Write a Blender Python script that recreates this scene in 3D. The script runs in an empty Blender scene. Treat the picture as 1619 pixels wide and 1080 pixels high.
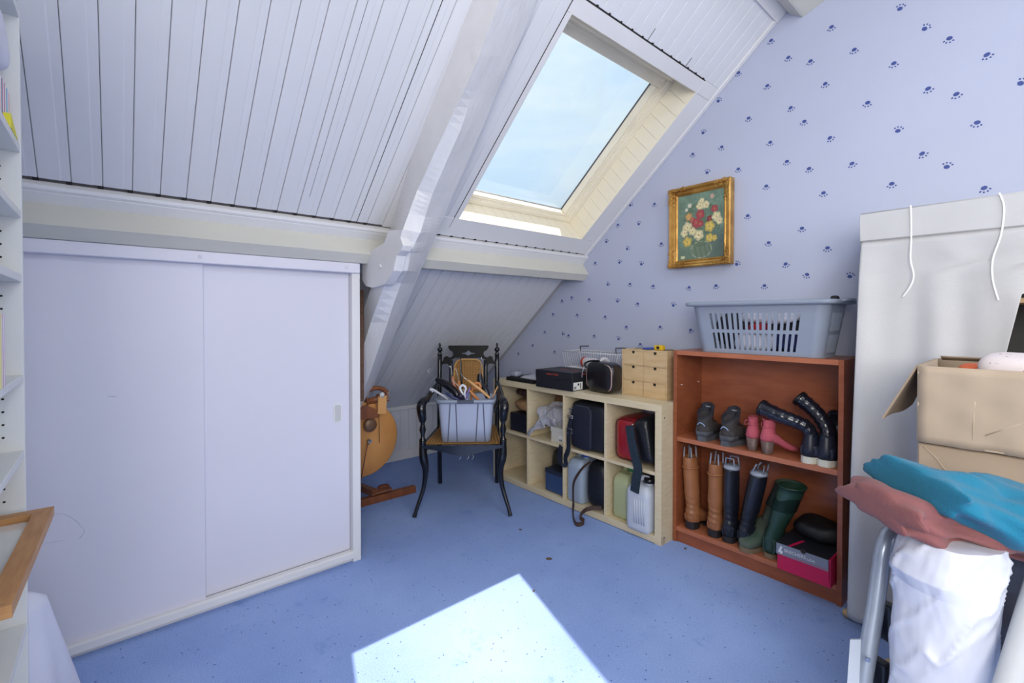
import bpy, bmesh, math, random
from mathutils import Vector, Matrix, noise
import numpy as np
random.seed(7)
PI = math.pi
SC = bpy.context.scene
COL = SC.collection

# ------------------------------------------------------------------ camera, world, sun, exposure
IW, IH = 1619, 1080
CF, CYAW, CPIT, CSY = 732.36, math.radians(49.369), math.radians(.77), -27.74
CH = 1.25
F_ = Vector((-math.sin(CYAW)*math.cos(CPIT), math.cos(CYAW)*math.cos(CPIT), -math.sin(CPIT)))
R_ = Vector((math.cos(CYAW), math.sin(CYAW), 0))
U_ = R_.cross(F_)
cam = bpy.data.cameras.new('camera'); camo = bpy.data.objects.new('camera', cam); COL.objects.link(camo)
camo.matrix_world = Matrix(((R_.x, U_.x, -F_.x, 0), (R_.y, U_.y, -F_.y, 0), (R_.z, U_.z, -F_.z, CH), (0, 0, 0, 1)))
cam.sensor_fit = 'HORIZONTAL'; cam.sensor_width = 36; cam.lens = CF/IW*36
cam.shift_y = CSY/IW; cam.clip_start = .02; cam.clip_end = 200
SC.camera = camo
SC.view_settings.view_transform = 'Standard'; SC.view_settings.look = 'None'
SC.view_settings.gamma = 1; SC.view_settings.use_curve_mapping = False
SC.view_settings.exposure = 0.0

def lin(c):
    return tuple(((v/255)/12.92 if v/255 <= .04045 else ((v/255+.055)/1.055)**2.4) for v in c)

w = bpy.data.worlds.new('World'); SC.world = w; w.use_nodes = True
nt = w.node_tree; bgn = nt.nodes['Background']
tc = nt.nodes.new('ShaderNodeTexCoord')
nz = nt.nodes.new('ShaderNodeTexNoise'); nz.inputs['Scale'].default_value = 2.2; nz.inputs['Detail'].default_value = 6; nz.inputs['Roughness'].default_value = .55
mp = nt.nodes.new('ShaderNodeMapping'); mp.inputs['Scale'].default_value = (1, 1, 3.2)
rp = nt.nodes.new('ShaderNodeValToRGB')
rp.color_ramp.elements[0].position = .40; rp.color_ramp.elements[0].color = (*lin((203, 230, 254)), 1)
rp.color_ramp.elements[1].position = .68; rp.color_ramp.elements[1].color = (*lin((234, 248, 253)), 1)
nt.links.new(tc.outputs['Generated'], mp.inputs[0]); nt.links.new(mp.outputs[0], nz.inputs[0])
nt.links.new(nz.outputs['Fac'], rp.inputs[0]); nt.links.new(rp.outputs[0], bgn.inputs[0])
bgn.inputs[1].default_value = 1.06

sun = bpy.data.lights.new('sun', 'SUN'); suno = bpy.data.objects.new('sun', sun); COL.objects.link(suno)
sun.energy = 7.5; sun.angle = math.radians(.5); sun.color = (1, .90, .80)
suno.rotation_euler = Vector((.263, -.445, -1)).to_track_quat('-Z', 'Y').to_euler()
suno.location = (-3, 4, 8)

def area(name, loc, target, sx, sy, power, col=(1, 1, 1)):
    l = bpy.data.lights.new(name, 'AREA'); l.shape = 'RECTANGLE'; l.size = sx; l.size_y = sy; l.energy = power; l.color = col
    o = bpy.data.objects.new(name, l); COL.objects.link(o); o.location = loc
    o.rotation_euler = (Vector(target)-Vector(loc)).to_track_quat('-Z', 'Y').to_euler(); return o
# added fill lights behind the photographer, set at openings in the unseen walls
area('fill_light', (.75, -.60, 1.75), (-.9, 3, 1.2), 1.3, 1.2, 60, (1, .95, .87))
area('fill_light', (3.45, .95, 1.75), (-2.5, 1.35, 1.3), 2.4, 1.35, 48, (1, .95, .87))
# added overhead fill light under the ceiling, with no window there
area('fill_light', (.95, 1.15, 3.17), (.65, 1.35, 0), 1.3, 1.5, 54, (.80, .89, 1))

# ------------------------------------------------------------------ pixel helpers
def ray(px, py): return F_*CF + R_*(px-IW/2) + U_*(-(py-IH/2-CSY))
def at(px, py, ax, val):
    d = ray(px, py); o = Vector((0, 0, CH)); t = (val-o[ax])/d[ax]; return o+d*t
def atf(px, py, fw): return Vector((0, 0, CH)) + ray(px, py)*(fw/CF)
RS = .855
def atroof(px, py, off=0):
    d = ray(px, py); o = Vector((0, 0, CH)); n = Vector((-RS, 0, 1)); t = (3.647+off-n.dot(o))/n.dot(d); return o+d*t

# ------------------------------------------------------------------ materials
MATS = {}
def M(name, rgb, rough=.5, metal=0, var=0., scale=8, bump=0., bscale=60, stretch=(1, 1, 1), coat=0, rgb2=None, spec=.5, detail=4, sheen=0):
    if name in MATS: return MATS[name]
    m = bpy.data.materials.new(name); m.use_nodes = True; MATS[name] = m
    t = m.node_tree; b = t.nodes['Principled BSDF']
    c = lin(rgb)
    b.inputs['Base Color'].default_value = (*c, 1); b.inputs['Roughness'].default_value = rough
    b.inputs['Metallic'].default_value = metal; b.inputs['Specular IOR Level'].default_value = spec
    if coat: b.inputs['Coat Weight'].default_value = coat; b.inputs['Coat Roughness'].default_value = .15
    if sheen: b.inputs['Sheen Weight'].default_value = sheen
    co = t.nodes.new('ShaderNodeTexCoord'); ma = t.nodes.new('ShaderNodeMapping'); ma.inputs['Scale'].default_value = stretch
    t.links.new(co.outputs['Object'], ma.inputs[0])
    n = t.nodes.new('ShaderNodeTexNoise'); n.inputs['Scale'].default_value = scale; n.inputs['Detail'].default_value = detail
    t.links.new(ma.outputs[0], n.inputs[0])
    r = t.nodes.new('ShaderNodeValToRGB'); r.color_ramp.elements[0].position = .3; r.color_ramp.elements[1].position = .7
    if rgb2 is None:
        v = max(var, .02); c0 = tuple(x*(1-v) for x in c); c1 = tuple(min(1, x*(1+v)) for x in c)
    else: c0, c1 = c, lin(rgb2)
    r.color_ramp.elements[0].color = (*c0, 1); r.color_ramp.elements[1].color = (*c1, 1)
    t.links.new(n.outputs['Fac'], r.inputs[0]); t.links.new(r.outputs[0], b.inputs['Base Color'])
    if bump:
        n2 = t.nodes.new('ShaderNodeTexNoise'); n2.inputs['Scale'].default_value = bscale; n2.inputs['Detail'].default_value = 4
        t.links.new(ma.outputs[0], n2.inputs[0])
        bp = t.nodes.new('ShaderNodeBump'); bp.inputs['Strength'].default_value = bump; bp.inputs['Distance'].default_value = .01
        t.links.new(n2.outputs['Fac'], bp.inputs['Height']); t.links.new(bp.outputs[0], b.inputs['Normal'])
    return m

def MG(name, rgb, alpha=.5, rough=.2):
    """thin translucent plastic"""
    if name in MATS: return MATS[name]
    m = bpy.data.materials.new(name); m.use_nodes = True; MATS[name] = m
    t = m.node_tree; b = t.nodes['Principled BSDF']; b.inputs['Base Color'].default_value = (*lin(rgb), 1)
    b.inputs['Roughness'].default_value = rough; b.inputs['Alpha'].default_value = alpha
    b.inputs['Subsurface Weight'].default_value = .0
    return m

white = M('white_gloss_paint', (222, 221, 222), .38, var=.03, scale=3, bump=.08, bscale=14)
whitew = M('white_painted_timber', (220, 219, 221), .42, var=.05, scale=5, bump=.5, bscale=9, stretch=(1, 3, 1))
whitep = M('white_plank_paint', (219, 219, 223), .36, var=.02, scale=4, bump=.04, bscale=6)
doorm = M('white_laminate_door', (214, 213, 226), .45, var=.015, scale=2)
creamw = M('cream_window_paint', (236, 228, 208), .4, var=.03, scale=6)
purl = M('ivory_painted_purlin', (204, 202, 193), .5, var=.05, scale=5, bump=.4, bscale=12, stretch=(1, .3, 1))
darkgap = M('dark_gap', (40, 36, 34), .9)
beech = M('birch_veneer', (214, 196, 160), .42, var=.05, scale=5, stretch=(3, 3, 12), rgb2=(224, 209, 176))
beechh = M('birch_veneer_edge', (214, 196, 160), .42, scale=5, stretch=(1, 3, 12), rgb2=(222, 207, 174))
mahog = M('reddish_brown_veneer', (140, 76, 48), .34, scale=4, stretch=(2, 3, 9), rgb2=(158, 90, 58), spec=.5)
mahogd = M('reddish_brown_veneer_edge', (166, 98, 68), .38, scale=5, stretch=(2, 2, 9), rgb2=(180, 110, 78))
ply = M('raw_plywood', (198, 166, 122), .6, scale=7, stretch=(1, 1, 6), rgb2=(212, 183, 140), bump=.1)
blackg = M('black_lacquer', (14, 15, 22), .22, coat=.3)
blackm = M('black_matt', (18, 19, 24), .6, var=.2, bump=.2, bscale=120)
blackl = M('black_leather', (20, 21, 27), .36, var=.3, bump=.35, bscale=45)
blackn = M('black_nylon', (17, 20, 30), .62, var=.25, bump=.3, bscale=150)
steel = M('steel_wire', (190, 192, 198), .28, 1)
silver = M('silver_tube_paint', (168, 178, 192), .3, .45)
greyp = M('grey_plastic', (142, 151, 168), .4, var=.02)
greyd = M('dark_grey_plastic', (70, 76, 92), .5)
whitecl = M('white_cloth', (216, 216, 228), .8, var=.04, scale=6, bump=.3, bscale=22)

# ------------------------------------------------------------------ mesh helpers
def newbm(): return bmesh.new()
def box(bm, lo, hi, r=0, seg=1, mat=None, tf=None):
    t = bmesh.new(); bmesh.ops.create_cube(t, size=1)
    lo = Vector(lo); hi = Vector(hi); c = (lo+hi)/2; s = hi-lo
    for v in t.verts: v.co = Vector((v.co.x*s.x, v.co.y*s.y, v.co.z*s.z))+c
    if r > 0: bmesh.ops.bevel(t, geom=t.edges[:], offset=min(r, min(abs(s.x), abs(s.y), abs(s.z))*.45), segments=seg, affect='EDGES', profile=.5)
    merge(bm, t, tf, mat); return bm
def merge(bm, t, tf=None, mat=None):
    vm = {}
    for v in t.verts: vm[v] = bm.verts.new(tf @ v.co if tf is not None else v.co)
    for f in t.faces:
        try:
            g = bm.faces.new([vm[v] for v in f.verts]); g.smooth = f.smooth
            if mat is not None: g.material_index = mat
        except ValueError: pass
    t.free()
def obox(bm, c, ex, ey, ez, r=0, seg=1):
    """box from centre and three full-length axis vectors"""
    ex, ey, ez = Vector(ex), Vector(ey), Vector(ez); c = Vector(c)
    L = (ex.length, ey.length, ez.length)
    m = Matrix.Identity(4)
    for i, e in enumerate((ex, ey, ez)):
        n = e.normalized()
        for k in range(3): m[k][i] = n[k]
    for k in range(3): m[k][3] = c[k]
    box(bm, (-L[0]/2, -L[1]/2, -L[2]/2), (L[0]/2, L[1]/2, L[2]/2), r, seg, tf=m)
def prism(bm, poly, vec, smooth=False):
    """closed polygon (3D points) swept along vec"""
    vec = Vector(vec); a = [bm.verts.new(Vector(p)) for p in poly]; b = [bm.verts.new(Vector(p)+vec) for p in poly]
    n = len(poly)
    fs = [bm.faces.new(a[::-1]), bm.faces.new(b)]
    for i in range(n):
        f = bm.faces.new((a[i], a[(i+1) % n], b[(i+1) % n], b[i])); f.smooth = smooth
def rings(bm, rs, cap=True, smooth=True, close=False):
    vs = [[bm.verts.new(Vector(p)) for p in r] for r in rs]; n = len(vs[0])
    for k in range(len(vs)-(0 if close else 1)):
        a, b = vs[k], vs[(k+1) % len(vs)]
        for i in range(n):
            f = bm.faces.new((a[i], a[(i+1) % n], b[(i+1) % n], b[i])); f.smooth = smooth
    if cap and not close:
        bm.faces.new(vs[0][::-1]); bm.faces.new(vs[-1])
def frames(pts, closed=False):
    P = [Vector(p) for p in pts]; T = []
    n = len(P)
    for i in range(n):
        a = P[i-1] if (i > 0 or closed) else P[i]; b = P[(i+1) % n] if (i < n-1 or closed) else P[i]
        d = (b-a); T.append(d.normalized() if d.length > 1e-9 else Vector((0, 0, 1)))
    up = Vector((0, 0, 1)) if abs(T[0].z) < .9 else Vector((1, 0, 0))
    N = [(up-T[0]*up.dot(T[0])).normalized()]
    for i in range(1, n):
        v = N[-1]-T[i]*N[-1].dot(T[i]); N.append(v.normalized() if v.length > 1e-6 else N[-1])
    return P, T, N
def tube(bm, pts, r, sides=8, closed=False, flat=1.0):
    P, T, N = frames(pts, closed); rs = []
    for i in range(len(P)):
        rr = r[i] if isinstance(r, (list, tuple)) else r
        B = T[i].cross(N[i])
        rs.append([P[i]+(N[i]*math.cos(a)*rr*flat+B*math.sin(a)*rr) for a in [2*PI*k/sides for k in range(sides)]])
    rings(bm, rs, close=closed)
def spline(pts, n=8, closed=False):
    P = [Vector(p) for p in pts]; out = []
    m = len(P)
    for i in range(m if closed else m-1):
        if closed: p0, p1, p2, p3 = P[i-1], P[i], P[(i+1) % m], P[(i+2) % m]
        else: p0, p1, p2, p3 = P[max(i-1, 0)], P[i], P[i+1], P[min(i+2, m-1)]
        for k in range(n):
            t = k/n
            out.append(.5*((2*p1)+(p2-p0)*t+(2*p0-5*p1+4*p2-p3)*t*t+(3*p1-p0-3*p2+p3)*t**3))
    if not closed: out.append(P[-1])
    return out
def ribbon(bm, pts, wdir, w, th=.003):
    """flat strap: pts path, wdir width direction (vector or list)"""
    P, T, _ = frames(pts); rs = []
    for i, p in enumerate(P):
        wd = Vector(wdir[i] if isinstance(wdir, list) else wdir)
        wd = (wd-T[i]*wd.dot(T[i])).normalized(); nn = T[i].cross(wd).normalized()
        a = wd*(w/2); b = nn*(th/2)
        rs.append([p-a-b, p+a-b, p+a+b, p-a+b])
    rings(bm, rs, smooth=False)
def lathe(bm, prof, c=(0, 0, 0), sides=16, axis=None):
    """prof: (r,z) list"""
    c = Vector(c); rs = []
    if axis is None: X, Y, Z = Vector((1, 0, 0)), Vector((0, 1, 0)), Vector((0, 0, 1))
    else:
        Z = Vector(axis).normalized(); X = Z.orthogonal().normalized(); Y = Z.cross(X)
    for r, z in prof:
        rs.append([c+Z*z+X*(math.cos(a)*r)+Y*(math.sin(a)*r) for a in [2*PI*k/sides for k in range(sides)]])
    rings(bm, rs)
def sgp(v, e): return math.copysign(abs(v)**e, v)
def blob(bm, c, half, e1=.4, e2=.4, nu=24, nv=14, tf=None, namp=0, nsc=8, seed=0, taper=0):
    """superellipsoid; e small = boxy. taper shrinks the top"""
    c = Vector(c); rs = []
    for j in range(nv+1):
        v = -PI/2+PI*j/nv*.998+.001
        ring = []
        for i in range(nu):
            u = 2*PI*i/nu
            x = half[0]*sgp(math.cos(v), e1)*sgp(math.cos(u), e2); y = half[1]*sgp(math.cos(v), e1)*sgp(math.sin(u), e2); z = half[2]*sgp(math.sin(v), e1)
            k = 1-taper*(z/half[2]+1)/2
            p = Vector((x*k, y*k, z))
            if namp:
                d = noise.noise_vector(p*nsc+Vector((seed*7.3, seed*1.7, seed)))
                p = p+d*namp
            p.z = max(p.z, -half[2])
            if tf is not None: p = tf @ p
            ring.append(p+c)
        rs.append(ring)
    rings(bm, rs)
def surf(bm, fn, nu, nv, smooth=True):
    g = [[bm.verts.new(Vector(fn(i/nu, j/nv))) for i in range(nu+1)] for j in range(nv+1)]
    for j in range(nv):
        for i in range(nu):
            f = bm.faces.new((g[j][i], g[j][i+1], g[j+1][i+1], g[j+1][i])); f.smooth = smooth
    return g
def RZ(a): return Matrix.Rotation(a, 4, 'Z')
def finish(bm, name, mat, loc=(0, 0, 0), fix=True):
    if fix: bmesh.ops.recalc_face_normals(bm, faces=bm.faces[:])
    me = bpy.data.meshes.new(name); bm.to_mesh(me); bm.free()
    for m in (mat if isinstance(mat, (list, tuple)) else [mat]): me.materials.append(m)
    return me
def part(name, bm, mat, parent, label=None, kind=None, fix=True):
    """mesh in the parent thing's local coordinates"""
    o = bpy.data.objects.new(name, finish(bm, name, mat, fix=fix)); COL.objects.link(o)
    if parent is not None: o.parent = parent
    if label: o['label'] = label
    if kind: o['kind'] = kind
    return o
def thing(name, label, cat, loc=(0, 0, 0), rot=0, group=None, kind=None):
    o = bpy.data.objects.new(name, None); COL.objects.link(o); o.location = loc
    o.rotation_euler = (0, 0, rot) if not isinstance(rot, (tuple, list)) else rot
    o.empty_display_size = .05
    o['label'] = label; o['category'] = cat
    if group: o['group'] = group
    if kind: o['kind'] = kind
    return o
def single(name, bm, mat, label, cat, loc=(0, 0, 0), rot=0, group=None, kind=None, fix=True):
    """a thing that is one mesh; bm in local coordinates"""
    o = bpy.data.objects.new(name, finish(bm, name, mat, fix=fix)); COL.objects.link(o)
    o.location = loc; o.rotation_euler = (0, 0, rot) if not isinstance(rot, (tuple, list)) else rot
    o['label'] = label; o['category'] = cat
    if group: o['group'] = group
    if kind: o['kind'] = kind
    return o
def struct(name, bm, mat, label, parent=None, fix=True, cat='structure'):
    o = bpy.data.objects.new(name, finish(bm, name, mat, fix=fix)); COL.objects.link(o)
    if parent: o.parent = parent
    else: o['kind'] = 'structure'; o['label'] = label; o['category'] = cat
    return o
def solid(o, th, off=0):
    m = o.modifiers.new('thick', 'SOLIDIFY'); m.thickness = th; m.offset = off; return o
def copy_tree(o, parent=None):
    c = o.copy(); COL.objects.link(c)
    if parent: c.parent = parent
    for ch in list(o.children): copy_tree(ch, c)
    return c
def textmesh(body, size, extrude=.0004):
    cu = bpy.data.curves.new('lettering', 'FONT'); cu.body = body; cu.size = size; cu.extrude = extrude; cu.align_x = 'LEFT'; cu.resolution_u = 2
    o = bpy.data.objects.new('tmp', cu); COL.objects.link(o)
    bpy.context.view_layer.update()
    me = bpy.data.meshes.new_from_object(o); bpy.data.objects.remove(o)
    b = bmesh.new(); b.from_mesh(me); bpy.data.meshes.remove(me); return b
def lettering(parent, body, size, origin, xdir, zdir, mat, name='lettering', width=None):
    t = textmesh(body, size); X = Vector(xdir).normalized(); Z = Vector(zdir).normalized(); N = X.cross(Z)
    o = Vector(origin); k = 1
    if width:
        wd = max(v.co.x for v in t.verts); k = width/wd
    for v in t.verts: v.co = o+X*v.co.x*k+Z*v.co.y+N*v.co.z
    return part(name, t, mat, parent)

# ================================================================== THE SETTING
YW = 2.68          # gable wall
XK = -3.72         # low knee wall
XD = -2.343        # cupboard doors
YL = -.52          # wall on the left
Su = Vector((.7601, 0, .6498)); Sn = Vector((.6498, 0, -.7601)); SO = Vector((-2.262, 0, 1.713))
def S(u, y, n=0): return SO + Su*u + Sn*n + Vector((0, y, 0))
def sbox(bm, u0, u1, y0, y1, n0, n1, r=0):
    c = S((u0+u1)/2, (y0+y1)/2, (n0+n1)/2); obox(bm, c, Su*(u1-u0), Vector((0, y1-y0, 0)), Sn*(n1-n0), r)

# carpet
carpet = bpy.data.materials.new('blue_carpet'); carpet.use_nodes = True
t = carpet.node_tree; b = t.nodes['Principled BSDF']; b.inputs['Roughness'].default_value = .95; b.inputs['Specular IOR Level'].default_value = .1
co = t.nodes.new('ShaderNodeTexCoord')
def tn(scale, detail=4, rough=.5):
    n = t.nodes.new('ShaderNodeTexNoise'); n.inputs['Scale'].default_value = scale; n.inputs['Detail'].default_value = detail; n.inputs['Roughness'].default_value = rough
    t.links.new(co.outputs['Object'], n.inputs[0]); return n
def ramp(src, p0, c0, p1, c1):
    r = t.nodes.new('ShaderNodeValToRGB'); r.color_ramp.elements[0].position = p0; r.color_ramp.elements[1].position = p1
    r.color_ramp.elements[0].color = (*c0, 1); r.color_ramp.elements[1].color = (*c1, 1); t.links.new(src, r.inputs[0]); return r.outputs[0]
def mix(fac, a, b_, mode='MIX'):
    m = t.nodes.new('ShaderNodeMix'); m.data_type = 'RGBA'; m.blend_type = mode
    for s, v in ((m.inputs[0], fac), (m.inputs[6], a), (m.inputs[7], b_)):
        if hasattr(v, 'type') and hasattr(v, 'is_linked'): t.links.new(v, s)
        elif isinstance(v, tuple): s.default_value = (*v, 1)
        else: s.default_value = v
    return m.outputs[2]
base = ramp(tn(1.6, 5, .6).outputs['Fac'], .35, lin((142, 167, 222)), .65, lin((158, 182, 232)))
wear = ramp(tn(6, 6, .7).outputs['Fac'], .60, (0, 0, 0), .72, (1, 1, 1))
base = mix(wear, base, lin((128, 156, 214)))
fine = ramp(tn(260, 2).outputs['Fac'], .35, (.80, .82, .88), .65, (1.12, 1.1, 1.06))
base = mix(1.0, base, fine, 'MULTIPLY')
vo = t.nodes.new('ShaderNodeTexVoronoi'); vo.inputs['Scale'].default_value = 46; vo.inputs['Randomness'].default_value = .55; t.links.new(co.outputs['Object'], vo.inputs[0])
dots = ramp(vo.outputs['Distance'], .10, (1, 1, 1), .16, (0, 0, 0))
sel = ramp(tn(30, 1).outputs['Fac'], .52, (0, 0, 0), .56, (1, 1, 1))
dots = mix(1.0, dots, sel, 'MULTIPLY')
base = mix(dots, base, lin((62, 82, 132)))
t.links.new(base, b.inputs['Base Color'])
bp = t.nodes.new('ShaderNodeBump'); bp.inputs['Strength'].default_value = .5; bp.inputs['Distance'].default_value = .004
t.links.new(tn(300, 2).outputs['Fac'], bp.inputs['Height']); t.links.new(bp.outputs[0], b.inputs['Normal'])
bm = newbm(); box(bm, (-3.9, -1.0, -.08), (3.6, 2.8, 0)); struct('floor', bm, carpet, 'blue carpet with small dark flecks covering the attic floor')

# gable wall with wallpaper
wallp = M('lilac_wallpaper', (180, 185, 206), .75, var=.035, scale=1.2, bump=.05, bscale=150, spec=.2)
bm = newbm()
prism(bm, [(-3.9, YW, 0), (3.6, YW, 0), (3.6, YW, 3.22), (-.5, YW, 3.22), (-3.9, YW, .36)], (0, .12, 0))
wall = struct('wall_right', bm, wallp, 'gable wall with pale lilac blue paw print wallpaper')
paws = [(p[0]/3.004+1080, p[1]/3.004) for p in ((1030,42),(705,128),(1147,137),(1265,182),(418,192),(813,236),(1443,260),(500,273),(605,290),(1001,301),(263,346),(1603,396),(400,407),(675,398),(1164,421),(1298,447),(167,480),(877,488),(511,512),(1397,582),(311,561),(576,577),(1020,622),(95,631),(697,655),(414,676),(1135,730),(184,698),(46,732),(1252,793),(493,767),(802,777),(598,801),(262,803),(114,820),(991,873),(1430,893),(395,884))]
paws += [(p[0]/5.2226+930, p[1]/5.2226+200) for p in ((547,640),(348,650),(245,812),(417,806),(1317,737),(150,952),(604,968),(1490,960),(322,1012))]
paws += [(p[0]/5.397+800, p[1]/5.397+380) for p in ((762,192),(968,190),(1155,204),(868,378),(1058,372),(1257,390),(1563,402),(478,515),(559,487),(710,504),(951,522),(1124,541),(1427,556),(401,629),(608,636),(847,652),(1027,738),(1315,739),(1575,766),(331,781),(485,800),(534,812),(752,815),(960,843),(1146,886),(228,895),(105,965),(415,950))]
paws += [(p[0]/5.583+1080, p[1]/5.583+380) for p in ((1275,67),(473,211),(905,209),(1095,302),(1472,320),(718,400),(290,400))]
paws += [(1302, 305), (1268, 361), (1366, 345.8), (1363.9, 526.5)]
rnd = random.Random(3)
pawm = M('navy_wallpaper_print', (62, 78, 142), .7)
bm = newbm()
def ell(bm, cx, cz, rx, rz, ang, y=YW-.0006, n=10):
    vs = []
    for k in range(n):
        a = 2*PI*k/n; x = math.cos(a)*rx; z = math.sin(a)*rz
        vs.append(bm.verts.new((cx+x*math.cos(ang)-z*math.sin(ang), y, cz+x*math.sin(ang)+z*math.cos(ang))))
    bm.faces.new(vs)
pts = [at(x, y, 1, YW) for x, y in paws]
# the same print carries on over the wall outside the view
for k in range(120):
    x, z = rnd.uniform(-.05, 2.0), rnd.uniform(.1, 3.1)
    if all((x-q.x)**2+(z-q.z)**2 > .03 for q in pts): pts.append(Vector((x, YW, z)))
for p in pts:
    a0 = rnd.choice([0, 0, .3, -.4, .5, -.2, PI*.9, PI*.75, .2])
    dx, dz = -math.sin(a0), math.cos(a0)
    ell(bm, p.x, p.z, .0105, .0085, a0)
    for q, rr in ((-.95, .0042), (-.35, .0038), (.3, .0038), (.9, .0042)):
        a = a0-PI/2+q; ell(bm, p.x+math.cos(a)*.0185, p.z+math.sin(a)*.0175, .0034, rr, a-PI/2, n=7)
part('paw_prints', bm, pawm, wall, 'small navy paw prints on the wallpaper', kind='stuff', fix=False)

# roof slope
UB, UT = -1.99, 2.30
HU0, HU1, HY0, HY1 = .138, 1.24, 1.46, 2.495
bm = newbm()
sbox(bm, UB, HU0, -.7, 2.80, -.20, -.014); sbox(bm, HU1, UT, -.7, 2.80, -.20, -.014)
sbox(bm, HU0, HU1, -.7, HY0-.012, -.20, -.014); sbox(bm, HU0, HU1, HY1+.012, 2.80, -.20, -.014)
box(bm, (-.62, -.7, 3.2), (3.6, 2.8, 3.3))
ceil = struct('ceiling', bm, M('roof_backing', (172, 170, 172), .9), 'sloping white boarded attic ceiling')
# profiled boards left of the rafter: wide face, a low tongue step, and a groove
def board_mesh(u0, u1, w, gap, step):
    bm = newbm(); g = gap/2
    pr = [(g, -.013), (g, -.002), (g+.002, 0), (w*.66, 0), (w*.66+.004, -step), (w-g-.002, -step), (w-g, -step-.002), (w-g, -.013)]
    a = [bm.verts.new(S(u0, y, n)) for y, n in pr]; b2 = [bm.verts.new(S(u1, y, n)) for y, n in pr]
    bm.faces.new(a); bm.faces.new(b2[::-1])
    for i in range(len(pr)): bm.faces.new((a[i], b2[i], b2[(i+1) % len(pr)], a[(i+1) % len(pr)]))
    return finish(bm, 'plank', whitep)
PW = .0830
me = board_mesh(.020, UT, PW, .0015, .0014)
me_l = board_mesh(UB+.03, -.235, PW, .0022, .0010)
me_top = board_mesh(HU1+.075, 1.70, PW, .0010, .0003)
me_btm = board_mesh(.012, .014, PW, .001, .001)
def put(mesh, y, parent=ceil, name='plank'):
    o = bpy.data.objects.new(name, mesh); COL.objects.link(o); o.parent = parent; o.location = (0, y, 0); return o
y = -.194
k = -6
while y+k*PW < 1.03:
    put(me, y+k*PW); k += 1
ys = y+k*PW
me_r = board_mesh(.012, UT, PW, .0012, .0003)
while ys < 1.42:
    put(me_r, ys); ys += PW
yb = .80
while yb+PW < 2.70:
    put(me_l, yb); yb += PW
yt = 1.43
while yt < 2.66:
    put(me_top, yt); yt += PW
# flat boards framing the roof window
for (u0, u1, y0, y1) in ((.010, HU0, 1.36, 2.68), (HU1, HU1+.068, 1.43, 2.5), (HU1, HU1+.0745, 2.5, 2.655), (HU0, HU1, 1.43, HY0), (HU0, HU1, HY1, 2.655)):
    bm = newbm(); sbox(bm, u0+.0006, u1-.0006, y0, y1, -.013, .003, .0012); struct('architrave', bm, white, '', ceil)
bm = newbm(); sbox(bm, 0, UT, 2.648, 2.679, -.013, .008, .003); struct('cover_strip', bm, white, '', ceil)
JY = .6675
bm = newbm(); sbox(bm, .015, UT, .9135, .9165, -.006, .0006); sbox(bm, .12, UT, JY-.0007, JY+.0007, -.006, .0006); struct('open_joint', bm, darkgap, '', ceil)
# moulded strip above the purlin
def extr(prof, y0, y1, m, name, label, parent=None):
    bm = newbm(); prism(bm, [(x, y0, z) for x, z in prof], (0, y1-y0, 0)); return struct(name, bm, m, label, parent)
def sp(u, n): p = S(u, 0, n); return (p.x, p.z)
extr([sp(.002, -.014), sp(.002, .015), sp(-.008, .021), sp(-.018, .021), sp(-.021, .0185), sp(-.024, .021), sp(-.07, .023), sp(-.084, .019), sp(-.090, .008), sp(-.090, -.014)],
     -.6, 2.678, white, 'trim_1', 'white moulded strip running along the slope above the purlin')
bm = newbm(); sbox(bm, -.001, .022, -.6, 1.2, -.016, -.0075); sbox(bm, -.001, .012, 1.2, 2.67, -.016, -.006); struct('trim_2', bm, M('grey_joint', (88, 84, 84), .9), 'dark open joint between the ceiling boards and the moulded strip')
bm = newbm(); sbox(bm, -.094, -.0885, -.6, 2.66, .004, .0185); struct('trim_14', bm, darkgap, 'thin dark shadow gap between the moulded strip and the purlin')
# notched ends of the boards seen as dark teeth over the joint
bm = newbm(); yy = 1.30
while yy < 2.62:
    sbox(bm, .006, .016, yy, yy+.016, -.004, .0036); yy += PW
yy = -.194-.5
while yy < 1.0:
    sbox(bm, .004, .019, yy-.012, yy+.004, -.006, -.004); yy += PW
yy = 1.47
while yy < 2.49:
    sbox(bm, HU1+.068, HU1+.079, yy, yy+.012, -.004, .0012); yy += PW
sbox(bm, HU1+.068, HU1+.0715, 1.43, 2.51, -.006, .0006)
struct('trim_3', bm, darkgap, 'dark notches along the board ends beside the roof window')
# thin open joints visible above the window
bm = newbm()
sbox(bm, HU1+.075, HU1+.13, 1.93, 1.9325, -.004, .0012); sbox(bm, HU1+.075, HU1+.12, 2.28, 2.283, -.004, .0012)
sbox(bm, .07, HU1+.07, 1.4285, 1.4305, -.004, .0036)
struct('trim_4', bm, darkgap, 'fine dark cracks between the boards around the roof window')
# purlin
def prl(z): return z
bm = newbm()
NS = 60; prof0 = [(-2.300, 1.652), (-2.247, 1.570), (-2.289, 1.527), (-2.455, 1.540), (-2.44, 1.60)]
rs = []
for i in range(NS+1):
    y = -.6+(YW-.001+.6)*i/NS; r = []
    for k, (x, z) in enumerate(prof0):
        j = .003 if k in (1, 2) else 0
        d = noise.noise(Vector((y*3.1, k*5, 0)))*j+noise.noise(Vector((y*13, k*5, 3)))*j*.6
        r.append((x+d, y, z+d*.7))
    rs.append(r)
rings(bm, rs, smooth=False)
struct('purlin', bm, purl, 'ivory painted timber purlin running along the foot of the slope to the gable wall', cat='beam')
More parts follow.
